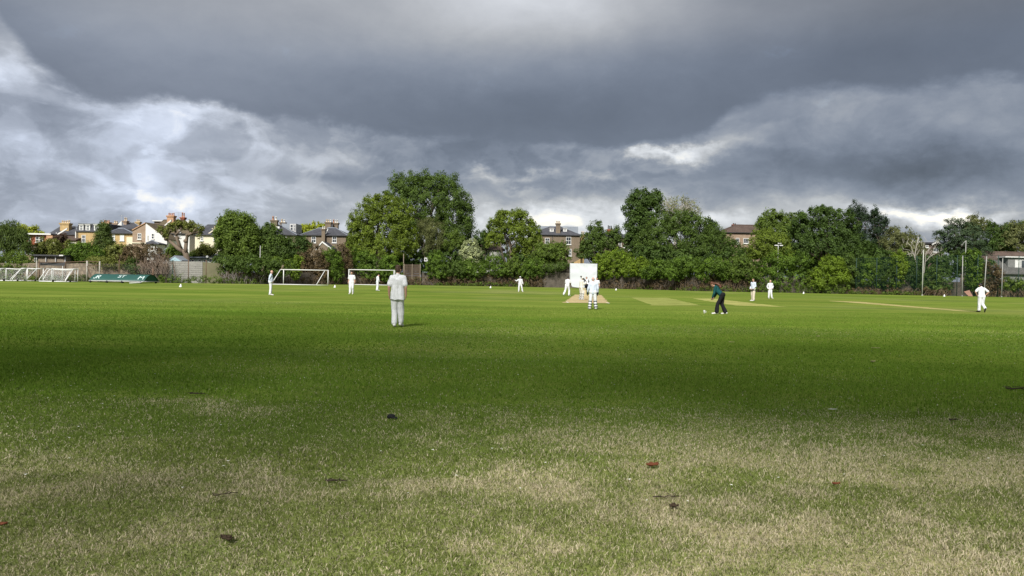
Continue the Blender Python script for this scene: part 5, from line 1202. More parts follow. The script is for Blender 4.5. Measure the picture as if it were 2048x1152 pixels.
# left full size goal is turned round: its ground bar lies towards the field
goal_full("full size white goal with open raked frame left of the two, beside the bald man", 567, 656, 540, 113.0, -1.35, -1.4, 0)
goal_full("full size white goal behind the player walking with bare head", 697.5, 788, 540, 124.5, .25, 1.8, 0)
WHEEL = simple("black_rubber", (0.02, 0.02, 0.02), .8, .2, 5, .2)
def mini_goal(label, pL, pR, D, h, back, slant, both=True):
    l, r = P(pL, 555, D).x, P(pR, 555, D).x; root = thing("goal", label, "goal", ((l + r) / 2, D, 0), group="small white training goals on the left"); t = .055
    for x in (l, r):
        sx = slant
        MB().tube([(x, D, 0), (x, D, h)], t, 8).build("post", GW, root)
        MB().tube([(x, D, h), (x + sx * .35, D + back * .4, h)], t * .8, 7).build("top_stay", GW, root)
        MB().tube([(x + sx * .35, D + back * .4, h), (x + sx, D + back, .3), (x + sx, D + back, 0)], t * .8, 7).build("back_stay", GW, root)
        MB().tube([(x, D, .05), (x + sx, D + back, .05)], t * .8, 7).build("side_bar", GW, root)
    MB().tube([(l - t, D, h), ((l + r) / 2, D, h - .06), (r + t, D, h)], t * 1.1, 8).build("crossbar", GW, root)
    MB().tube([(l + slant, D + back, .05), (r + slant, D + back, .05)], t, 7).build("ground_bar", GW, root)
    b = MB(); x0, x1 = l + slant * .35, r + slant * .35
    b.add([(x0, D + back * .4, h), (x1, D + back * .4, h), (r + slant, D + back, .05), (l + slant, D + back, .05)], [(0, 1, 2, 3)]); b.build("net", WNET, root, fix=False)
    for x in (l + .35 * (r - l), r):
        mm = MB(); mm.tube([(x - .06, D + back + .12 * (1 if back > 0 else -1), .13), (x + .06, D + back + .12 * (1 if back > 0 else -1), .13)], .13, 12); mm.build("wheel", WHEEL, root)
    return root
mini_goal("training goal at the far left with a sagging crossbar", -28, 12, 101.5, 1.62, -1.6, -.6)
mini_goal("training goal second from the left with crossed stays", 12, 53, 101, 1.62, -1.7, -.75)
mini_goal("training goal third from the left leaning open to the right", 55, 86.5, 103, 1.70, -1.6, -1.2)
mini_goal("raked training goal beside the green cover", 103, 155.5, 101, 1.72, -1.6, -.62)
mini_goal("training goal nested inside the raked one beside the green cover", 106, 150, 101.9, 1.62, -1.3, -.5)
# ---- rolling pitch cover
root = thing("pitch_cover", "long green domed pitch cover on wheels with worn white letters", "pitch cover", G(232, 566))
CV = simple("cover_green", (0.018, 0.075, 0.062), .5, .22, 1.5, .3, (0.013, 0.056, 0.047)); CVD = simple("cover_inner_green", (0.008, 0.07, 0.042), .6, .2, 1.5, .3)
A0, A1 = G(178, 565), G(279, 567.3); A1.y = A0.y - .8; ax = (A1 - A0); ln = ax.length; ax.normalize(); nrm = Vector((-ax.y, ax.x, 0)); wd = 3.3; zb = .30; hh = .86
def arc(s, t, k=0.0): # s along, t across 0..1
    a = math.pi * (0.06 + .88 * t); p = A0 + ax * s + nrm * (wd * (t))
    return Vector((p.x, p.y, zb + (hh + k) * math.sin(math.pi * t) ** .8))
vs, fs = [], []; N, M = 30, 14
for i in range(N + 1):
    sag = -.03 * abs(math.sin(i * math.pi / 6)) 
    for j in range(M + 1): vs.append(arc(ln * i / N, j / M, sag))
for i in range(N):
    for j in range(M): a = i * (M + 1) + j; fs.append((a, a + 1, a + M + 2, a + M + 1))
mb = MB(); mb.add(vs, fs, True); o = mb.build("cover_sheet", CV, root); md = o.modifiers.new("t", 'SOLIDIFY'); md.thickness = .03; md.offset = -1
mb = MB(); vs = [arc(ln * .985, j / M, -.04) for j in range(M + 1)] + [arc(ln * .985, 0, 0) + Vector((0, 0, .02))]; mb.add(vs, [tuple(range(M + 1))]); mb.build("end_panel", CVD, root)
mb = MB(); vs = [arc(ln * .015, j / M, -.04) for j in range(M + 1)]; mb.add(vs, [tuple(range(M + 1))]); mb.build("end_panel", CVD, root)
fr = MB()
for t in (0, 1): fr.tube([A0 + nrm * wd * t + Vector((0, 0, .26)), A0 + nrm * wd * t + ax * ln + Vector((0, 0, .26))], .07, 6)
for s in (0, .25, .5, .75, 1): fr.tube([A0 + ax * ln * s + Vector((0, 0, .26)), A0 + ax * ln * s + nrm * wd + Vector((0, 0, .26))], .05, 6)
fr.build("frame", METAL_G, root)
for s in (.03, .33, .6, .94):
    for t in (0, 1):
        c = A0 + ax * ln * s + nrm * wd * t - nrm * .07 * (1 if t == 0 else -1) + Vector((0, 0, .15)); mm = MB(); mm.tube([c - nrm * .05, c + nrm * .05], .15, 12); mm.build("wheel", WHEEL, root)
g_ = MB(); g_.tube([A0 + ax * ln + Vector((0, 0, .28)), A0 + ax * (ln - .3) - nrm * .6 + Vector((0, 0, .12)), A0 + ax * (ln - 1.4) - nrm * 1.0 + Vector((0, 0, .05))], .05, 6); g_.build("tow_bar", GW, root)
# worn letters, as thin painted strokes lying on the sheet
LET = {'J': [[(.7, 1), (.7, .2), (.45, 0), (.15, .15)]], 'R': [[(.1, 0), (.1, 1), (.7, 1), (.8, .75), (.7, .52), (.1, .5)], [(.4, .5), (.85, 0)]], 'S': [[(.85, .9), (.5, 1), (.15, .85), (.2, .6), (.75, .42), (.85, .15), (.5, 0), (.1, .1)]], 'T': [[(.5, 0), (.5, 1)], [(.05, 1), (.95, 1)]], 'M': [[(.05, 0), (.1, 1), (.5, .4), (.9, 1), (.95, 0)]]}
LM = simple("letter_white", (0.46, 0.56, 0.55), .7, .2, 6, .2)
def letter(ch, s0, t0, w, tt):
    mb = MB()
    for st in LET[ch]:
        for a, b in zip(st, st[1:]):
            da = Vector((b[0] - a[0], b[1] - a[1])); 
            if da.length < 1e-6: continue
            pn = Vector((-da.y, da.x)).normalized() * .085
            def q(u, v): return arc(s0 + u * w, t0 + v * tt, .0) + Vector((0, 0, .012)) - nrm * .03
            k = 5; rows = []
            for i in range(k + 1):
                c = Vector(a).lerp(Vector(b), i / k); rows += [q(c.x + pn.x, c.y + pn.y), q(c.x - pn.x, c.y - pn.y)]
            mb.add(rows, [(2 * i, 2 * i + 1, 2 * i + 3, 2 * i + 2) for i in range(k)])
    o = mb.build("lettering", LM, root, fix=False); return o
sc_ = ln / 101.0
letter('J', ln * .045, .07, .5, .17); letter('R', ln * .10, .07, .55, .17); letter('S', ln * .475, .13, .5, .15); letter('T', ln * .535, .13, .55, .15); letter('M', ln * .865, .06, .7, .17)
# ---- sight screen
D = G(1167, 577.5).y; root = thing("sight_screen", "white cloth sight screen on a frame behind the bowler", "sight screen", GX(1167, D)); x0, x1 = P(1140.5, 550, D).x, P(1193.5, 550, D).x; z0, z1 = P(1167, 577, D).z + .12, P(1167, 527.3, D).z
vs, fs = [], []; N, M = 30, 30
for i in range(N + 1):
    for j in range(M + 1):
        u, v = i / N, j / M; x = x0 + (x1 - x0) * u; z = z0 + (z1 - z0) * v
        if v < .2: x += (1 - v / .2) * .38 * max(0, 1 - u * 2.4); z += .15 * (1 - v / .2) * max(0, 1 - u * 3)
        y = D + .05 * mnoise.noise(Vector((u * 5 + v * 3, v * 4, 1))) + .05 * math.sin(9 * (v + u * .5)) * mnoise.noise(Vector((u * 2, v * 2, 5))) + .05 * max(0, (u - .6)) * math.sin(20 * (u - v))
        vs.append((x, y, z))
for i in range(N):
    for j in range(M): a = i * (M + 1) + j; fs.append((a, a + M + 1, a + M + 2, a + 1))
MB().add(vs, fs, True).build("cloth", simple("screen_cloth", (0.49, 0.51, 0.54), .9, .05, 2, .1), root)
for x in (x0 - .04, x1 + .04, (x0 + x1) / 2): MB().tube([(x, D + .16, 0), (x, D + .16, z1 + .05)], .04, 7).build("upright", METAL_G, root)
for z in (z0 + .3, z1): MB().tube([(x0, D + .16, z), (x1, D + .16, z)], .035, 6).build("rail", METAL_G, root)
for x in (x0, x1): MB().tube([(x, D + .9, .05), (x, D + .16, z1 * .6)], .035, 6).build("stay", METAL_G, root)
# ---- wickets
WOOD = simple("stump_wood", (0.72, 0.60, 0.38), .6, .12, 8, .25)
def wicket(label, px, py):
    c = G(px, py); root = thing("wicket", label, "wicket", c, group="the two wickets")
    for k in (-1, 0, 1):
        x = c.x + k * .0953; MB().tube([(x, c.y, -.02), (x, c.y, .70), (x, c.y, .711)], [.019, .019, .010], 8).build("stump", WOOD, root)
    for k in (-.5, .5): MB().tube([(c.x + k * .0953 - .045, c.y, .718), (c.x + k * .0953 + .045, c.y, .718)], .008, 6).build("bail", WOOD, root)
wicket("nearer wicket of three stumps beside the batsman", 1171.5, 600.8); wicket("farther wicket seen in front of the umpire's legs", 1169, 591.5)
# ---- boundary markers
for lab, px, py in (("small white boundary cone between the green cover and the bald man", 361, 574), ("small white boundary cone between the bald man and the walking fielder", 669.5, 575), ("small white boundary cone left of the fielder with one arm out", 981, 576), ("small white boundary cone right of the sight screen", 1232, 580.5), ("small white boundary cone right of the two fielders by the hedge", 1607, 587.5), ("small white boundary cone left of the brown board", 1888.5, 593)):
    c = G(px, py); mb = MB(); mb.tube([(c.x, c.y, 0), (c.x, c.y, .02), (c.x, c.y, .021), (c.x + .03, c.y, .30), (c.x + .03, c.y, .31)], [.16, .16, .13, .05, .03], 12)
    o = mb.build("boundary_cone", GW); top(o, c); tag(o, lab, "cone", "white boundary cones")
# ---- brown board leaning at the fence, paper cup, litter and sticks on the turf
c = G(1938, 594.5); mb = MB(); w, h_ = 1.0, 1.0
q0, q1 = P(1936, 592, c.y), P(1946.5, 592.5, c.y)
vs = [P(1937, 592.6, c.y), P(1945.5, 593.2, c.y), P(1938.5, 580.5, c.y + .5), P(1927.5, 583.5, c.y + .5)]
for v in vs: v.z = max(v.z, .02)
n = (vs[1] - vs[0]).cross(vs[3] - vs[0]).normalized() * .04
mb.add(vs + [v + n for v in vs], [(0, 1, 2, 3), (7, 6, 5, 4), (0, 4, 5, 1), (1, 5, 6, 2), (2, 6, 7, 3), (3, 7, 4, 0)])
o = mb.build("board", simple("brown_board", (0.22, 0.125, 0.09), .8, .2, 2, .2)); top(o, (c.x, c.y, 0)); tag(o, "tilted pinkish brown board propped at the foot of the white pole", "board")
c = G(1408.5, 627.3); root = thing("cup", "small white handled cup standing on the grass left of the bending woman", "cup", c)
mb = MB(); mb.tube([(c.x, c.y, 0), (c.x, c.y, .15), (c.x, c.y, .16), (c.x, c.y, .155), (c.x, c.y, .03)], [.034, .044, .044, .038, .028], 14); mb.build("cup_body", GW, root)
MB().tube([(c.x + .05, c.y, .12), (c.x + .085, c.y, .11), (c.x + .085, c.y, .06), (c.x + .042, c.y, .04)], .009, 6).build("handle", GW, root)
def leafshape(name, label, px, py, L, Wd_, mat, curl=.3, cat="leaf", group=None, rot=0.0, n=1, seed=1):
    c = G(px, py); rg = random.Random(seed); mb = MB()
    for q in range(n):
        ox, oy = rg.uniform(-.5, .5) * L * .8 * (n > 1), rg.uniform(-.5, .5) * L * .5 * (n > 1); r_ = rot + rg.uniform(-1, 1) * (n > 1); vs, fs = [], []; ph = rg.uniform(0, 6)
        for i in range(9):
            u = i / 8; w = Wd_ * math.sin(math.pi * min(.97, u * .94 + .03)) ** .7 * (1 + .25 * math.sin(u * 19 + ph))
            for k in (-1, -.5, 0, .5, 1):
                x = (u - .5) * L; y = k * w / 2; z = .022 + curl * L * ((abs(k) ** 1.5) * .35 + (u - .45) ** 2 * .9 + .05 * math.sin(u * 9 + k * 3 + ph))
                vs.append((c.x + ox + x * math.cos(r_) - y * math.sin(r_), c.y + oy + x * math.sin(r_) + y * math.cos(r_), z))
        for i in range(8):
            for k in range(4): a = i * 5 + k; fs.append((a, a + 1, a + 6, a + 5))
        mb.add(vs, fs, True)
    o = mb.build(name, mat, fix=False); md = o.modifiers.new("t", 'SOLIDIFY'); md.thickness = .003
    top(o, c); return tag(o, label, cat, group)
LB = simple("dead_leaf", (0.20, 0.065, 0.030), .8, .4, 18, .2, (0.10, 0.035, 0.018)); LD = simple("dark_leaf", (0.05, 0.035, 0.022), .85, .4, 18, .15); LP = simple("feather_white", (0.66, 0.66, 0.62), .8, .15, 20, .1); LT = simple("pale_leaf", (0.36, 0.30, 0.18), .85, .3, 18, .1)
leafshape("dead_leaf", "russet curled dead leaf on the dry grass right of centre", 1301, 938, .085, .06, LB, .55, n=3, seed=2)
leafshape("dead_leaf", "dark brown curled leaf in the lower left grass", 457, 1087, .07, .045, LD, .6, n=2, seed=3)
leafshape("dead_leaf", "small dark leaf on the dry grass below the russet leaf", 1351, 1020, .06, .035, LD, .6, n=2, seed=4)
leafshape("dead_leaf", "brown leaf at the far left edge of the near grass", 4, 1058, .06, .04, LB, .5)
leafshape("dead_leaf", "small rusty leaf at the far right of the near grass", 1672, 975, .06, .04, LB, .5)
leafshape("feather", "thin white feather on the dark turf lower right", 1665, 822.5, .11, .022, LP, .08, "feather")
leafshape("leaf_scrap", "pale scrap of bark on the shaded turf on the right", 1753, 698, .13, .05, LT, .12, "leaf", n=2, seed=6)
leafshape("leaf_scrap", "small pale curled leaf on the turf above the bark scrap", 1636, 674.5, .10, .07, LT, .35)
leafshape("leaf_scrap", "small pale and dark leaf on the turf under the bark scrap", 1746, 726, .09, .06, LT, .5)
leafshape("leaf_scrap", "thin row of pale leaf scraps on the turf below the bending woman", 1464, 686, .11, .05, LT, .12, n=3, seed=8)
# black crumpled cap-like bag
c = G(783, 839); mb = MB(); mb.ball((c.x, c.y, .026), (.042, .036, .030), 14, 10); mb.ball((c.x + .035, c.y - .012, .016), (.034, .03, .018), 12, 8); mb.ball((c.x - .022, c.y + .01, .028), (.026, .03, .026), 12, 8)
o = mb.build("bag", simple("black_cloth", (0.014, 0.014, 0.015), .75, .3, 20, .2)); o.data.transform(Matrix.Translation(-c)); o.location = c
for v in o.data.vertices:
    k = mnoise.noise(Vector(v.co) * 45); v.co += Vector((k, mnoise.noise(Vector(v.co) * 40 + Vector((5, 0, 0))), k)) * .009
tag(o, "small black crumpled bag lying on the grass", "bag")
TW = simple("twig_bark", (0.055, 0.042, 0.032), .95, .4, 12, .1)
def twig(label, px, py, L, rot, seed, r=.007):
    c = G(px, py); rg = random.Random(seed); mb = MB(); pts = []
    for i in range(7):
        u = i / 6 - .5; pts.append(Vector((c.x + u * L * math.cos(rot) + rg.uniform(-.04, .04) * L, c.y + u * L * math.sin(rot), .02 + rg.uniform(0, .05) * L)))
    mb.tube(pts, [r * (1.1 - .1 * i) for i in range(7)], 6)
    for k in range(3):
        s = pts[1 + k * 2 - (k == 2)]; mb.tube([s, s + Vector((rg.uniform(-.15, .15) * L, rg.uniform(-.2, .2) * L, .06 * L)), s + Vector((rg.uniform(-.3, .3) * L, rg.uniform(-.3, .3) * L, .05 * L))], [r * .6, r * .5, r * .3], 5)
    o = mb.build("twig", TW); top(o, c); return tag(o, label, "twig", "fallen twigs on the turf")
twig("dark stick at the right edge of the shaded turf", 2040, 781, .4, .05, 1, .012); twig("forked dark twig on the grass left of centre", 672, 967, .16, .1, 2); twig("thin twig on the dry grass above the small dark leaf", 1338, 1000, .22, .15, 3, .004); twig("short dark twig at the lower right of the turf", 1908, 843, .12, .3, 4, .008)
twig("small twig beside the dry patch in the left turf", 395, 791, .18, .2, 5, .008); twig("pale curled twig in the near left grass", 450, 995, .16, .5, 6, .004)
# tiny white daisies and petals scattered on the turf: ground cover
rg = np.random.default_rng(9); n = 220; y = rg.uniform(5, 17, n); x = rg.uniform(-1, 1, n) * (y * .72); V = []
for i in range(n):
    s = rg.uniform(.006, .014); a = rg.uniform(0, 3.14); c_, s_ = math.cos(a) * s, math.sin(a) * s; z = rg.uniform(.02, .04); V.append([[x[i] - c_, y[i] - s_, z], [x[i] + s_, y[i] - c_, z + .004], [x[i] + c_, y[i] + s_, z], [x[i] - s_, y[i] + c_, z + .003]])
tag(mesh_quads("petals", np.array(V), np.full(n, .5), simple("petal_white", (.75, .75, .68), .9, .1, 9, .1)), "tiny white petals scattered over the turf", "petals", kind='stuff')
# ================================================================ PEOPLE
SK_L = simple("skin_light", (0.42, 0.245, 0.175), .55, .12, 9, .35); SK_P = simple("skin_pink", (0.47, 0.27, 0.21), .55, .12, 9, .35); SK_D = simple("skin_brown", (0.16, 0.085, 0.05), .5, .15, 9, .35)
def cloth(name, col, var=.06):
    if name in MATS: return MATS[name]
    mt, gg, out = newmat(name); v = obc(gg); x, y, z = gg.sep(v)
    n = gg.noise(gg.comb(gg.m('MULTIPLY', x, 9), gg.m('MULTIPLY', y, 9), gg.m('MULTIPLY', z, 3.2)), 1.0, 4, .55); n2 = gg.noise(v, 3, 3)
    princ(gg, out, gg.mix(gg.lin(n2, .3, .7), tuple(c * (1 - var) for c in col), col), .9, .12, bump(gg, n, .5, .05)); MATS[name] = mt; return mt
CW = cloth("cricket_white", (0.59, 0.60, 0.625)); CC = cloth("cricket_cream", (0.55, 0.54, 0.48)); CB = cloth("pale_blue_white", (0.47, 0.52, 0.61)); CN = cloth("navy_cloth", (0.018, 0.022, 0.042)); CK = cloth("black_cloth_trousers", (0.012, 0.012, 0.014))
CT = cloth("teal_fleece", (0.010, 0.060, 0.062), .2); CP = cloth("batting_pad", (0.56, 0.57, 0.57)); CBE = cloth("beige_trousers", (0.50, 0.45, 0.36))
HB = simple("hair_brown", (0.055, 0.032, 0.020), .6, .35, 40, .3); HD = simple("hair_dark", (0.016, 0.013, 0.012), .55, .3, 40, .3); HG_ = simple("hair_grey", (0.30, 0.27, 0.25), .7, .25, 40, .25); HR = simple("hair_auburn", (0.085, 0.032, 0.014), .55, .35, 30, .35)
EYE = simple("eye_dark", (0.02, 0.018, 0.016), .3, .1, 5, .5); LIP = simple("lip", (0.40, 0.17, 0.14), .6, .1, 5, .3); SHW = simple("white_shoe", (0.56, 0.56, 0.55), .6, .1, 8, .3); SHB = simple("black_sole", (0.02, 0.02, 0.02), .7, .2, 8, .25); GLV = simple("black_glove", (0.018, 0.018, 0.022), .7, .25, 9, .25); STRAP = simple("dark_strap", (0.03, 0.035, 0.05), .8, .2, 9, .2); HELM = simple("helmet_white", (0.55, 0.56, 0.52), .35, .06, 5, .5)
BASE = dict(pel=(0, 0, .95), spi=(0, .01, 1.15), che=(0, 0, 1.34), nek=(0, -.01, 1.49), hed=(0, .025, 1.665),
            shR=(.185, 0, 1.435), shL=(-.185, 0, 1.435), elR=(.245, -.03, 1.15), elL=(-.245, -.03, 1.15), wrR=(.265, .05, .905), wrL=(-.265, .05, .905),
            haR=(.262, .08, .80), haL=(-.262, .08, .80), hpR=(.095, 0, .925), hpL=(-.095, 0, .925), knR=(.11, .02, .50), knL=(-.11, .02, .50), anR=(.12, -.02, .085), anL=(-.12, -.02, .085), toR=(.15, .17, .035), toL=(-.15, .17, .035))
UPPER = ('spi', 'che', 'nek', 'hed', 'shR', 'shL', 'elR', 'elL', 'wrR', 'wrL', 'haR', 'haL')
def remesh(mb, vox, smooth=3):
    me = bpy.data.meshes.new("t"); me.from_pydata(mb.v, [], mb.f)
    bm = bmesh.new(); bm.from_mesh(me); bmesh.ops.recalc_face_normals(bm, faces=bm.faces); bm.to_mesh(me); bm.free()
    ob = bpy.data.objects.new("t", me); C.objects.link(ob)
    md = ob.modifiers.new("r", 'REMESH'); md.mode = 'VOXEL'; md.voxel_size = vox; md.use_smooth_shade = True
    ms = ob.modifiers.new("s", 'SMOOTH'); ms.factor = .5; ms.iterations = smooth
    dg = bpy.context.evaluated_depsgraph_get(); out = bpy.data.meshes.new_from_object(ob.evaluated_get(dg))
    bpy.data.objects.remove(ob); bpy.data.meshes.remove(me); return out
def solid(name, mb, mat, root, vox=.012, smooth=3, wr=0.0, seed=0, hf=1.0):
    me = remesh(mb, vox, smooth); me.name = name
    if wr:
        n = len(me.vertices); co = np.empty(n * 3, np.float32); me.vertices.foreach_get('co', co); no = np.empty(n * 3, np.float32); me.vertices.foreach_get('normal', no)
        co = co.reshape(-1, 3); no = no.reshape(-1, 3)
        k = np.array([mnoise.noise(Vector((c[0] * 15 * hf + seed + c[2] * 2, c[1] * 15 * hf, c[2] * 3.2))) + .25 * mnoise.noise(Vector((c[0] * 8 + c[2] * 6, c[1] * 9 + seed, c[2] * 16))) for c in co])
        me.vertices.foreach_set('co', (co + no * (k * wr)[:, None]).astype(np.float32).reshape(-1))
    me.materials.clear(); me.materials.append(mat); me.polygons.foreach_set('use_smooth', [True] * len(me.polygons))
    ob = bpy.data.objects.new(name, me); C.objects.link(ob); ob.parent = root; return ob
def person(label, px, py, yaw, H=1.78, pose=None, lean=0, twist=0, head=(0, 0), sleeves='long', shirt=CW, trou=CW, hair='short', hairm=HD, skin=SK_L, shoes=SHW, fat=0.0, untuck=False, pads=False, gloves=False, flare=0, group="cricketers and others on the field", extras=None, yoff=0, vox=.0085, D=None):
    g0 = G(px, py) if D is None else GX(px, D)
    root = thing("person", label, "person", g0, R(yaw), group)
    J = {k: Vector(v) for k, v in BASE.items()}
    for k, v in (pose or {}).items():
        if k[0] == '_': continue
        J[k] = Vector(v)
    rot = Matrix.Rotation(R(-lean), 3, 'X') @ Matrix.Rotation(R(twist), 3, 'Z'); pv = J['pel'].copy()
    free = (pose or {}).get('_free', ())
    for k in UPPER:
        if k not in free: J[k] = rot @ (J[k] - pv) + pv
    hd = J['hed']; up_ = (J['nek'] - J['che']).normalized(); hr = (rot if True else Matrix()) @ Matrix.Rotation(R(-head[0]), 3, 'X') @ Matrix.Rotation(R(head[1]), 3, 'Z')
    nb = J['nek'] + up_ * .03; J['hed'] = hd = nb + hr @ Vector((0, .035, .145))
    s = H / 1.78
    lo = min(min(J[k].z for k in ('toR', 'toL')) - .035, 0)
    for k in J: J[k] = J[k] * s
    def hp(x, y, z): return hd * s + s * (hr @ Vector((x, y, z)))
    hd = hd  # unscaled centre
    # ---- body: one continuous surface
    b = MB(); c_ = lambda a, d, ra, rb: b.cap(a, d, ra * s, rb * s)
    c_(J['hpR'], J['hpL'], .100, .100); c_(J['pel'], J['spi'], .105 + fat * .3, .105 + fat * .4); c_(J['spi'], J['che'], .105 + fat * .3, .105)
    for sd in 'RL':
        sh = J['sh' + sd]; c_(J['che'].lerp(sh, .35), J['che'].lerp(sh, .75), .092, .070); c_(J['nek'], sh, .042, .052); c_(J['spi'].lerp(J['hp' + sd], .3), J['che'].lerp(sh, .45), .085, .088)
        c_(sh, J['el' + sd], .056, .042); c_(J['el' + sd], J['wr' + sd], .042, .028)
        c_(J['hp' + sd], J['kn' + sd], .088, .060); c_(J['kn' + sd], J['kn' + sd].lerp(J['an' + sd], .35), .056, .058); c_(J['kn' + sd].lerp(J['an' + sd], .35), J['an' + sd], .058, .038); c_(J['an' + sd], J['to' + sd], .042, .034)
        # hand: palm, four fingers of different length, thumb at the side of the palm
        w, h = J['wr' + sd], J['ha' + sd]; d = (h - w).normalized(); fw = Vector((0, 1, 0)) if abs(d.y) < .85 else Vector((0, 0, 1)); ac = (fw - d * fw.dot(d)).normalized(); nn = d.cross(ac); sg = 1 if sd == 'R' else -1
        pl = .085 * s
        for q in (-.028, -.009, .010, .028): b.cap(w + ac * q * .6 * s, w + d * pl + ac * q * s, .014 * s, .012 * s, 8)
        for q, L in ((.031, .070), (.010, .080), (-.011, .074), (-.031, .058)):
            r0 = w + d * pl + ac * q * s; k1 = r0 + (d * .9 - nn * sg * .25).normalized() * L * .5 * s; k2 = k1 + (d * .75 - nn * sg * .6).normalized() * L * .5 * s
            b.cap(r0, k1, .0095 * s, .009 * s, 8); b.cap(k1, k2, .009 * s, .0075 * s, 8)
        t0 = w + d * .03 * s + ac * .030 * s; t1 = t0 + (d * .6 + ac * .75).normalized() * .042 * s; b.cap(t0, t1, .013 * s, .011 * s, 8); b.cap(t1, t1 + (d * .9 + ac * .25).normalized() * .032 * s, .011 * s, .009 * s, 8)
    c_(J['nek'] - up_ * .04 * s, hp(0, -.02, -.06), .056, .052)
    hc = hp(0, 0, 0)
    def hb(x, y, z, rx, ry, rz):
        n0 = len(b.v); b.ball((0, 0, 0), (rx * s, ry * s, rz * s), 14, 10)
        for i in range(n0, len(b.v)): b.v[i] = tuple(hp(x, y, z) + hr @ Vector(b.v[i]))
    hb(0, -.008, .025, .078, .098, .100); hb(0, .020, -.045, .060, .070, .072); hb(0, .058, -.088, .030, .028, .026)     # skull, jaw, chin
    hb(0, .090, -.018, .014, .022, .026); hb(0, .085, .030, .050, .016, .012)                                              # nose, brow
    for sg in (-1, 1): hb(sg * .080, -.005, -.012, .012, .020, .032)
    body = solid("body", b, skin, root, vox, 3)
    for sg in (-1, 1):
        q = hp(sg * .032, .083, .008); MB().ball(q, .012 * s, 8, 6).build("eye", EYE, body, local=True)
    n0 = MB(); n0.cap(hp(-.022, .083, -.058), hp(.022, .083, -.058), .006 * s, .006 * s, 6); n0.build("mouth", LIP, body, local=True)
    # ---- shirt / jumper
    m_ = MB(); c2 = lambda a, d, ra, rb: m_.cap(a, d, ra * s, rb * s, 14)
    pel, spi, che = J['pel'], J['spi'], J['che']; hem = pel + (pel - spi).normalized() * (.13 if untuck else .0) * s; dn = Vector((0, 0, -1))
    for sd in 'RL':
        sh = J['sh' + sd]; e = J['el' + sd]; w = J['wr' + sd]; sg = (J['hp' + sd] - pel)
        c2(hem + sg * .95, spi + (che - spi) * .2 + (sh - che) * .42, .105 + fat * .5 + (.016 if untuck else 0), .112 + fat * .4); c2(spi.lerp(che, .2) + (sh - che) * .42, che + (sh - che) * .45, .112, .118)
        c2(che.lerp(sh, .5), sh, .10, .074); c2(J['nek'] - up_ * .015 * s, sh, .055, .070)
        if sleeves == 'short': c2(sh, sh.lerp(e, .72), .076, .078)
        else: c2(sh, e, .074, .060); c2(e, e.lerp(w, .92), .058, .044)
    c2(hem, spi, .125 + fat, .125 + fat); c2(spi, che, .13 + fat * .7, .135)
    if fat: m_.ball(tuple(pel.lerp(spi, .5) + rot @ Vector((0, .075 * s, 0))), (.14 * s, .12 * s, .14 * s))
    c2(J['nek'] - up_ * .02 * s, J['nek'] + up_ * .025 * s, .068, .066)
    so_ = solid("jumper" if sleeves == 'long' else "shirt", m_, shirt, root, .013, 3, .015, px % 7)
    if untuck:
        for v in so_.data.vertices:
            if v.co.z < pel.z - .15 * s and abs(v.co.x) < .235 * s: v.co.z = pel.z - .15 * s + .012 * math.sin(v.co.x * 30)
    # ---- trousers
    m_ = MB()
    hr_ = .104 if untuck else .125 + fat * .6
    c2(J['hpR'] + Vector((0, 0, .04)), J['hpL'] + Vector((0, 0, .04)), hr_, hr_)
    for sd in 'RL':
        h_, k, a = J['hp' + sd], J['kn' + sd], J['an' + sd]
        c2(h_, k, .098 if untuck else .110, .090); c2(h_, spi.lerp(h_, .25), .088 if untuck else .10, .075); c2(k, k.lerp(a, .87), .089, .084 + flare)
    solid("trousers", m_, trou, root, .013, 3, .015, px % 5, .8)
    for sd in 'RL':
        a, t = J['an' + sd], J['to' + sd]; m_ = MB(); dv = (t - a); dv.z = min(dv.z, 0) if abs(dv.z) < .09 else dv.z
        hl = a - dv * .28 + Vector((0, 0, -.03 * s)); c2(hl, t + dv * .12, .046, .040); c2(a, a.lerp(t, .4), .046, .046)
        for i, v in enumerate(m_.v): m_.v[i] = (v[0], v[1], max(v[2], 0.004) if t.z < .12 else v[2])
        sh_ = solid("shoe", m_, shoes if not isinstance(shoes, tuple) else shoes[0], root, .011, 2)
    # ---- hair / headgear
    m_ = MB()
    def hball(x, y, z, rx, ry, rz):
        n0 = len(m_.v); m_.ball((0, 0, 0), (rx * s, ry * s, rz * s), 14, 10)
        for i in range(n0, len(m_.v)): m_.v[i] = tuple(hp(x, y, z) + hr @ Vector(m_.v[i]))
    if hair in ('short', 'long'):
        hball(0, -.022, .045, .086, .094, .092); hball(0, -.052, .0, .078, .062, .085)
        for i in range(16):
            a = i * 2.399; hball(.055 * math.cos(a), -.02 + .06 * math.sin(a), .105 + .02 * math.sin(i * 3.1), .028, .03, .024)
        if hair == 'long':
            tail = (pose or {}).get('_tail')
            pts = [hp(0, -.05, .03)] + ([Vector(t) * s for t in tail] if tail else [hp(0, -.10, -.12), hp(0, -.09, -.26)])
            for a, d in zip(pts, pts[1:]):
                for off_x in (-.05, 0, .05): c2(a + Vector((off_x * s, 0, 0)), d + Vector((off_x * 1.3 * s, 0, 0)), .055, .045)
        solid("hair", m_, hairm, root, .011, 2, .010, 3, 3)
    elif hair == 'bald':
        hball(0, -.055, -.005, .080, .052, .045)
        solid("hair", m_, hairm, root, .010, 2, .004, 3, 3)
    elif hair in ('cap', 'hat'):
        hball(0, -.008, .062, .090, .106, .075)
        if hair == 'cap': hball(0, .10, .045, .065, .075, .012)
        else: hball(0, 0, .045, .150, .165, .014)
        solid(hair if hair == 'hat' else "cap", m_, hairm, root, .011, 1)
    elif hair == 'helmet':
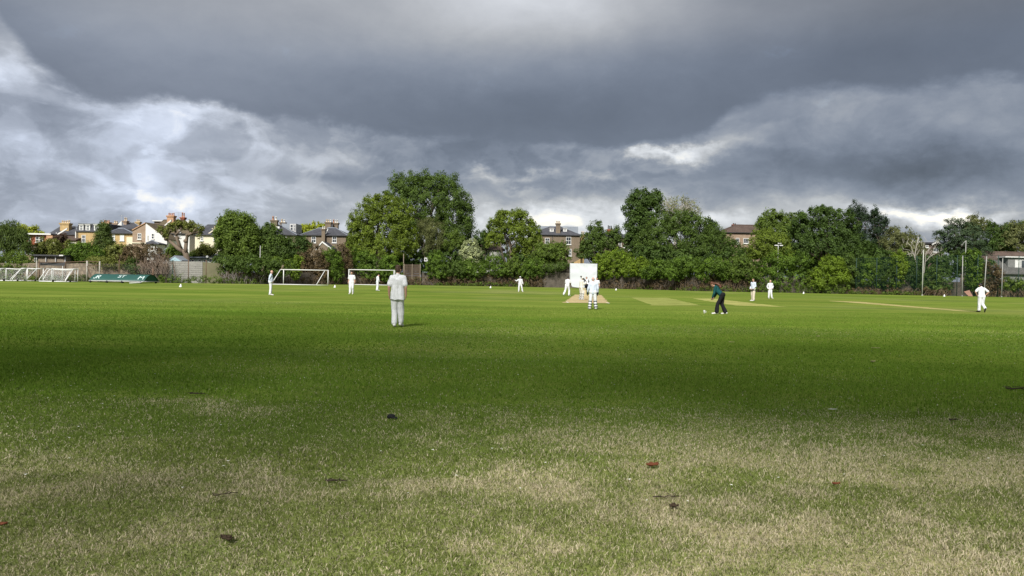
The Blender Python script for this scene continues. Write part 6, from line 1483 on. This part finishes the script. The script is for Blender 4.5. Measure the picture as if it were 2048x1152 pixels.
        hball(0, -.01, .045, .108, .122, .105); hball(0, -.045, -.01, .098, .085, .085); hball(0, .105, .045, .08, .07, .014); solid("helmet", m_, HELM, root, .012, 1)
        gr_ = MB()
        for zz in (.0, -.03, -.06, -.09): gr_.tube([hp(-.09, .03, zz), hp(-.055, .125, zz), hp(.055, .125, zz), hp(.09, .03, zz)], .007 * s, 6)
        gr_.build("grille", STRAP, root, local=True)
    # ---- pads and gloves
    if pads:
        for sd in 'RL':
            k, a = J['kn' + sd], J['an' + sd]; m_ = MB(); f = Vector((0, .035 * s, 0)); kk = k + (k - a).normalized() * .16 * s
            c2(kk + f, a + f + Vector((0, .0, .02)), .088, .098); c2(a + f, a + f + Vector((0, .09 * s, -.03 * s)), .07, .05); p_ = solid("batting_pad", m_, CP, root, .013, 2, .006, 2)
            for u in (.12, .50, .85):
                q = k.lerp(a, u); dv = (a - k).normalized(); MB().tube([q - dv * .022, q + dv * .022], .104 * s, 16).build("strap", STRAP, p_, local=True)
    if gloves:
        for sd in 'RL':
            w, h = J['wr' + sd], J['ha' + sd]; m_ = MB(); d = (h - w).normalized(); fw = Vector((0, 1, 0)) if abs(d.y) < .85 else Vector((0, 0, 1)); ac = (fw - d * fw.dot(d)).normalized()
            c2(w - d * .05 * s, w + d * .05 * s, .05, .058)
            for q, L in ((.042, .10), (.015, .115), (-.014, .11), (-.042, .09)): m_.cap(w + d * .04 * s + ac * q * s, w + d * (.06 + L) * s + ac * q * 1.15 * s, .024 * s, .018 * s, 10)
            m_.cap(w + d * .02 * s + ac * .04 * s, w + d * .07 * s + ac * .095 * s, .024 * s, .02 * s, 10)
            solid("glove", m_, gloves if not gloves is True else GLV, root, .010, 1)
    if extras: extras(root, J, s, hp)
    return root, J, s
# 1 boy / player nearest to the viewer, walking away
person("tall brown haired player in untucked white polo shirt walking away, nearest to the viewer", 794, 654.5, -2, 1.80, dict(shR=(.172, 0, 1.435), shL=(-.172, 0, 1.435), knL=(-.092, .05, .50), anL=(-.07, -.04, .085), toL=(-.09, .14, .03), knR=(.092, .10, .51), anR=(.075, .16, .10), toR=(.095, .34, .05), elR=(.242, -.05, 1.16), elL=(-.242, -.05, 1.16), wrR=(.240, .02, .92), wrL=(-.245, .02, .92), haR=(.22, .06, .81), haL=(-.235, .06, .81)), head=(2, -14), sleeves='short', hair='short', hairm=HB, untuck=True, vox=.008)
# 2 bald man in profile
def band(name, root, c, rx, ry, h, mat, wr=.006):
    n = 28; vs = []
    for z in (-h, 0, h):
        for i in range(n):
            a = 2 * math.pi * i / n; k = 1 + (.04 if z == 0 else 0); vs.append((c.x + rx * k * math.cos(a), c.y + ry * k * math.sin(a), c.z + z))
    fs = [(j * n + i, j * n + (i + 1) % n, (j + 1) * n + (i + 1) % n, (j + 1) * n + i) for j in (0, 1) for i in range(n)] + [tuple(range(n)), tuple(range(3 * n - 1, 2 * n - 1, -1))]
    return solid(name, MB().add(vs, fs), mat, root, .012, 2, wr, 1)
def belt(root, J, s, hp):
    p = J['pel']; MB().cap(p + Vector((-.05, .0, .045)) * s, p + Vector((.05, .0, .045)) * s, .155 * s, .155 * s, 16).build("belt", STRAP, root, local=True) if False else None
person("bald elderly man in white long sleeves standing side-on near the left goal", 541, 590.5, -78, 1.76, dict(elR=(.24, -.08, 1.16), elL=(-.24, -.08, 1.16), wrR=(.20, .10, .96), wrL=(-.18, .12, .96), haR=(.12, .17, .93), haL=(-.10, .18, .93)), lean=2, head=(8, 0), hair='bald', hairm=HG_, skin=SK_P, fat=.045, shirt=CB)
# 3 fielder walking, in front of the right goal post
person("fielder in white short sleeved shirt walking towards the viewer before the right goal's post", 703, 588.5, 176, 1.82, dict(knR=(.09, .12, .52), anR=(.09, .12, .10), toR=(.10, .30, .05), knL=(-.09, .02, .49), anL=(-.08, -.12, .10), toL=(-.09, .06, .03), wrL=(-.28, .12, .92), haL=(-.28, .18, .82)), sleeves='short', hair='short', hairm=HD, shirt=CW, trou=CW, head=(6, 0))
# 4 fielder with bowed head inside the goal
person("fielder in white with bowed head standing inside the right goal frame", 754.5, 581.5, -60, 1.72, dict(elR=(.23, .05, 1.16), elL=(-.23, .03, 1.16), wrR=(.17, .20, .98), wrL=(-.15, .18, .98), haR=(.10, .27, .96), haL=(-.08, .26, .96)), lean=4, head=(38, 0), hair='cap', hairm=HD, skin=SK_P)
# 5 fielder with one arm held out
person("fielder in white holding one arm out to the left in front of the hedge", 1040, 583.8, 180, 1.74, dict(elR=(.43, .03, 1.25), wrR=(.60, .10, 1.36), haR=(.70, .12, 1.42), elL=(-.26, 0, 1.15), wrL=(-.33, .05, .92), haL=(-.35, .07, .82), knR=(.13, .02, .5), anR=(.14, 0, .085), toR=(.18, .18, .035), knL=(-.20, .02, .49), anL=(-.29, -.02, .085), toL=(-.34, .15, .035)), hair='hat', hairm=CW)
# 6 bowler following through
person("dark haired bowler in white leaning forward left of the sight screen", 1134, 592, -32, 1.78, dict(knR=(.14, .14, .52), anR=(.15, .10, .09), toR=(.17, .28, .035), knL=(-.14, -.06, .50), anL=(-.16, -.36, .14), toL=(-.17, -.24, .04), elR=(.25, .16, 1.20), wrR=(.16, .34, 1.06), haR=(.12, .43, 1.02), elL=(-.24, .10, 1.18), wrL=(-.14, .30, 1.02), haL=(-.10, .38, .98)), lean=14, head=(0, -20), sleeves='short', hair='short', skin=SK_D, shoes=SHW)
# 7 batsman
person("batsman in helmet and strapped white pads holding his bat raised", 1161.5, 599.8, -62, 1.72, dict(shR=(.185, -.02, 1.42), elR=(.26, .06, 1.20), elL=(-.14, .22, 1.22), wrR=(.17, .24, 1.30), wrL=(.10, .28, 1.24), haR=(.16, .28, 1.38), haL=(.12, .32, 1.33), knR=(.13, .08, .50), knL=(-.13, .10, .50), anR=(.16, .0, .085), anL=(-.18, .04, .085), toR=(.18, .18, .035), toL=(-.20, .22, .035)), lean=6, head=(4, -40), hair='helmet', pads=True, gloves=simple("batting_glove", (0.62, 0.62, 0.58), .7, .1, 8, .2), shirt=CC, trou=CC)
# 8 umpire
def jumper(root, J, s, hp):
    p = J['pel']; band("tied_jumper", root, p + Vector((0, .01, .03)) * s, .225 * s, .175 * s, .10 * s, CN, .02)
    for sd in 'RL':
        m_ = MB(); m_.cap(J['sh' + sd], J['el' + sd], .082 * s, .070 * s, 14); solid("sleeve", m_, CN, root, .013, 2, .01, 3)
person("umpire facing the viewer with dark sleeves and jumper tied at the waist", 1172.5, 588.5, 180, 1.80, dict(elR=(.24, -.02, 1.17), elL=(-.24, -.02, 1.17), wrR=(.12, .17, 1.10), wrL=(-.10, .18, 1.06), haR=(.03, .21, 1.10), haL=(-.01, .22, 1.04)), hair='short', hairm=HB, trou=CK, shoes=SHB, shirt=CW, extras=jumper, skin=SK_P)
# 9 non-striker / fielder half hidden behind the keeper
person("dark haired player in white half hidden behind the grey haired wicketkeeper", 1193.5, 589.5, 170, 1.74, dict(knR=(.13, .02, .5), knL=(-.13, .02, .5)), hair='short', sleeves='short', skin=SK_L, lean=4)
# 10 keeper
person("grey haired wicketkeeper in white pads and dark gloves seen from behind", 1185.5, 618.8, 2, 1.62, dict(knR=(.13, .02, .50), knL=(-.14, .02, .50), anR=(.17, -.02, .085), anL=(-.17, -.02, .085), toR=(.20, .16, .035), toL=(-.20, .16, .035), elR=(.27, 0, 1.16), elL=(-.27, 0, 1.16), wrR=(.27, .10, .93), wrL=(-.29, .10, .93), haR=(.27, .14, .83), haL=(-.29, .14, .83)), lean=3, head=(4, 0), hair='bald', hairm=HG_, skin=SK_P, shirt=CB, pads=True, gloves=True, fat=.02)
# 11 woman bending
person("woman with long auburn hair in teal fleece and black trousers bending forward", 1441, 628.5, 62, 1.68, dict(pel=(0, -.08, .93), hpR=(.09, -.08, .92), hpL=(-.09, -.08, .92), knR=(.11, -.03, .50), knL=(-.13, .12, .50), anR=(.12, -.22, .085), anL=(-.15, .16, .085), toR=(.14, -.04, .035), toL=(-.18, .34, .035), _free=('elR', 'elL', 'wrR', 'wrL', 'haR', 'haL'), elR=(.23, .26, 1.04), elL=(-.23, .28, 1.02), wrR=(.16, .36, .82), wrL=(-.15, .38, .80), haR=(.11, .40, .74), haL=(-.10, .42, .72), _tail=((0, .16, 1.50), (0, .06, 1.42), (.0, .02, 1.33))), lean=30, head=(26, 0), hair='long', hairm=HR, shirt=CT, trou=CK, flare=.022, skin=SK_L)
# 12 man with navy trim
def trim(root, J, s, hp):
    p = J['pel']; band("dark_waistband", root, p + Vector((0, .01, -.075)) * s, .232 * s, .17 * s, .028 * s, CN)
    m_ = MB(); n = J['nek']; m_.cap(n - Vector((0, .0, .04)) * s, n - Vector((0, 0, .02)) * s, .084 * s, .076 * s, 14); solid("dark_collar", m_, CN, root, .010, 1)
    m_ = MB(); e = J['elR'].lerp(J['shR'], .35); d = (J['elR'] - J['shR']).normalized(); m_.cap(e - d * .03, e + d * .03, .078 * s, .075 * s, 12); solid("arm_band", m_, CN, root, .010, 1)
person("umpire in pale blue jumper with navy trim and beige trousers, head turned left", 1506, 602, 118, 1.84, dict(elR=(.24, .0, 1.17), elL=(-.24, .0, 1.17), wrR=(.17, .17, .97), wrL=(-.15, .18, .97), haR=(.09, .22, .92), haL=(-.06, .23, .92), knR=(.12, .0, .5), anR=(.16, -.10, .085), toR=(.18, .08, .035), knL=(-.13, .06, .5), anL=(-.17, .10, .085), toL=(-.19, .28, .035)), head=(4, 20), shirt=CB, trou=CBE, hair='short', hairm=HB, extras=trim)
# 13 fielder facing
person("bare headed fair fielder all in white beside the hedge facing the viewer", 1540, 597, 180, 1.78, dict(elR=(.29, -.06, 1.17), wrR=(.25, .08, .95), haR=(.20, .14, .90), elL=(-.29, -.06, 1.17), wrL=(-.20, .12, 1.0), haL=(-.12, .17, .97), anL=(-.16, .02, .085), toL=(-.22, .18, .035)), hair='short', hairm=simple("hair_fair", (0.42, 0.33, 0.20), .6, .2, 30, .3), skin=SK_P)
# 14 fielder walking away, hands on hips
person("dark haired player in white walking away with hands on hips at the far right", 1962.5, 624.5, 0, 1.72, dict(elR=(.40, -.06, 1.22), wrR=(.24, .06, 1.02), haR=(.16, .13, .98), elL=(-.40, -.06, 1.22), wrL=(-.24, .06, 1.02), haL=(-.16, .13, .98), knR=(.10, .06, .50), anR=(.10, -.24, .22), toR=(.11, -.16, .06), knL=(-.10, .04, .50), anL=(-.10, .06, .085), toL=(-.12, .24, .035)), lean=5, head=(30, 0), sleeves='short', hair='short', shoes=SHB, skin=SK_L)
# the bat is held, so a thing of its own
c = G(1161.5, 599.8); rz = R(-62); Mz = Matrix.Rotation(rz, 3, 'Z'); s = 1.72 / 1.78
def L2W(v): return c + Mz @ (Vector(v) * s)
rt = [o for o in bpy.data.objects if o.get('label', '').startswith('batsman in helmet')][0]
h0 = L2W((.12, .40, 1.29)); h1 = L2W((.19, .33, 1.45)); ttip = P(1158.5, 550, c.y - .05)
dv = (ttip - h1); root = thing("cricket_bat", "dark toned cricket bat raised behind the batsman's helmet", "bat", c)
MB().cap(h0, h1, .018, .018, 8).build("handle", STRAP, root)
sd = dv.normalized().cross(Vector((0, 1, 0))).normalized() * .054; th = dv.normalized().cross(sd).normalized() * .022; e = h1 + dv.normalized() * min(dv.length, .56)
vs = [h1 - sd * .5 - th * .6, h1 + sd * .5 - th * .6, h1 + sd * .5 + th * .6, h1 - sd * .5 + th * .6]; a = h1.lerp(e, .15)
vs += [a - sd - th, a + sd - th, a + sd + th, a - sd + th, e - sd - th, e + sd - th, e + sd + th * .8, e - sd + th * .8]
MB().add(vs, [(0, 1, 2, 3)] + [(4 * k + i, 4 * k + (i + 1) % 4, 4 * k + 4 + (i + 1) % 4, 4 * k + 4 + i) for k in range(2) for i in range(4)] + [(11, 10, 9, 8)]).build("blade", simple("bat_dark_face", (0.06, 0.055, 0.05), .6, .3, 9, .2), root)
print("objects", len(bpy.data.objects))
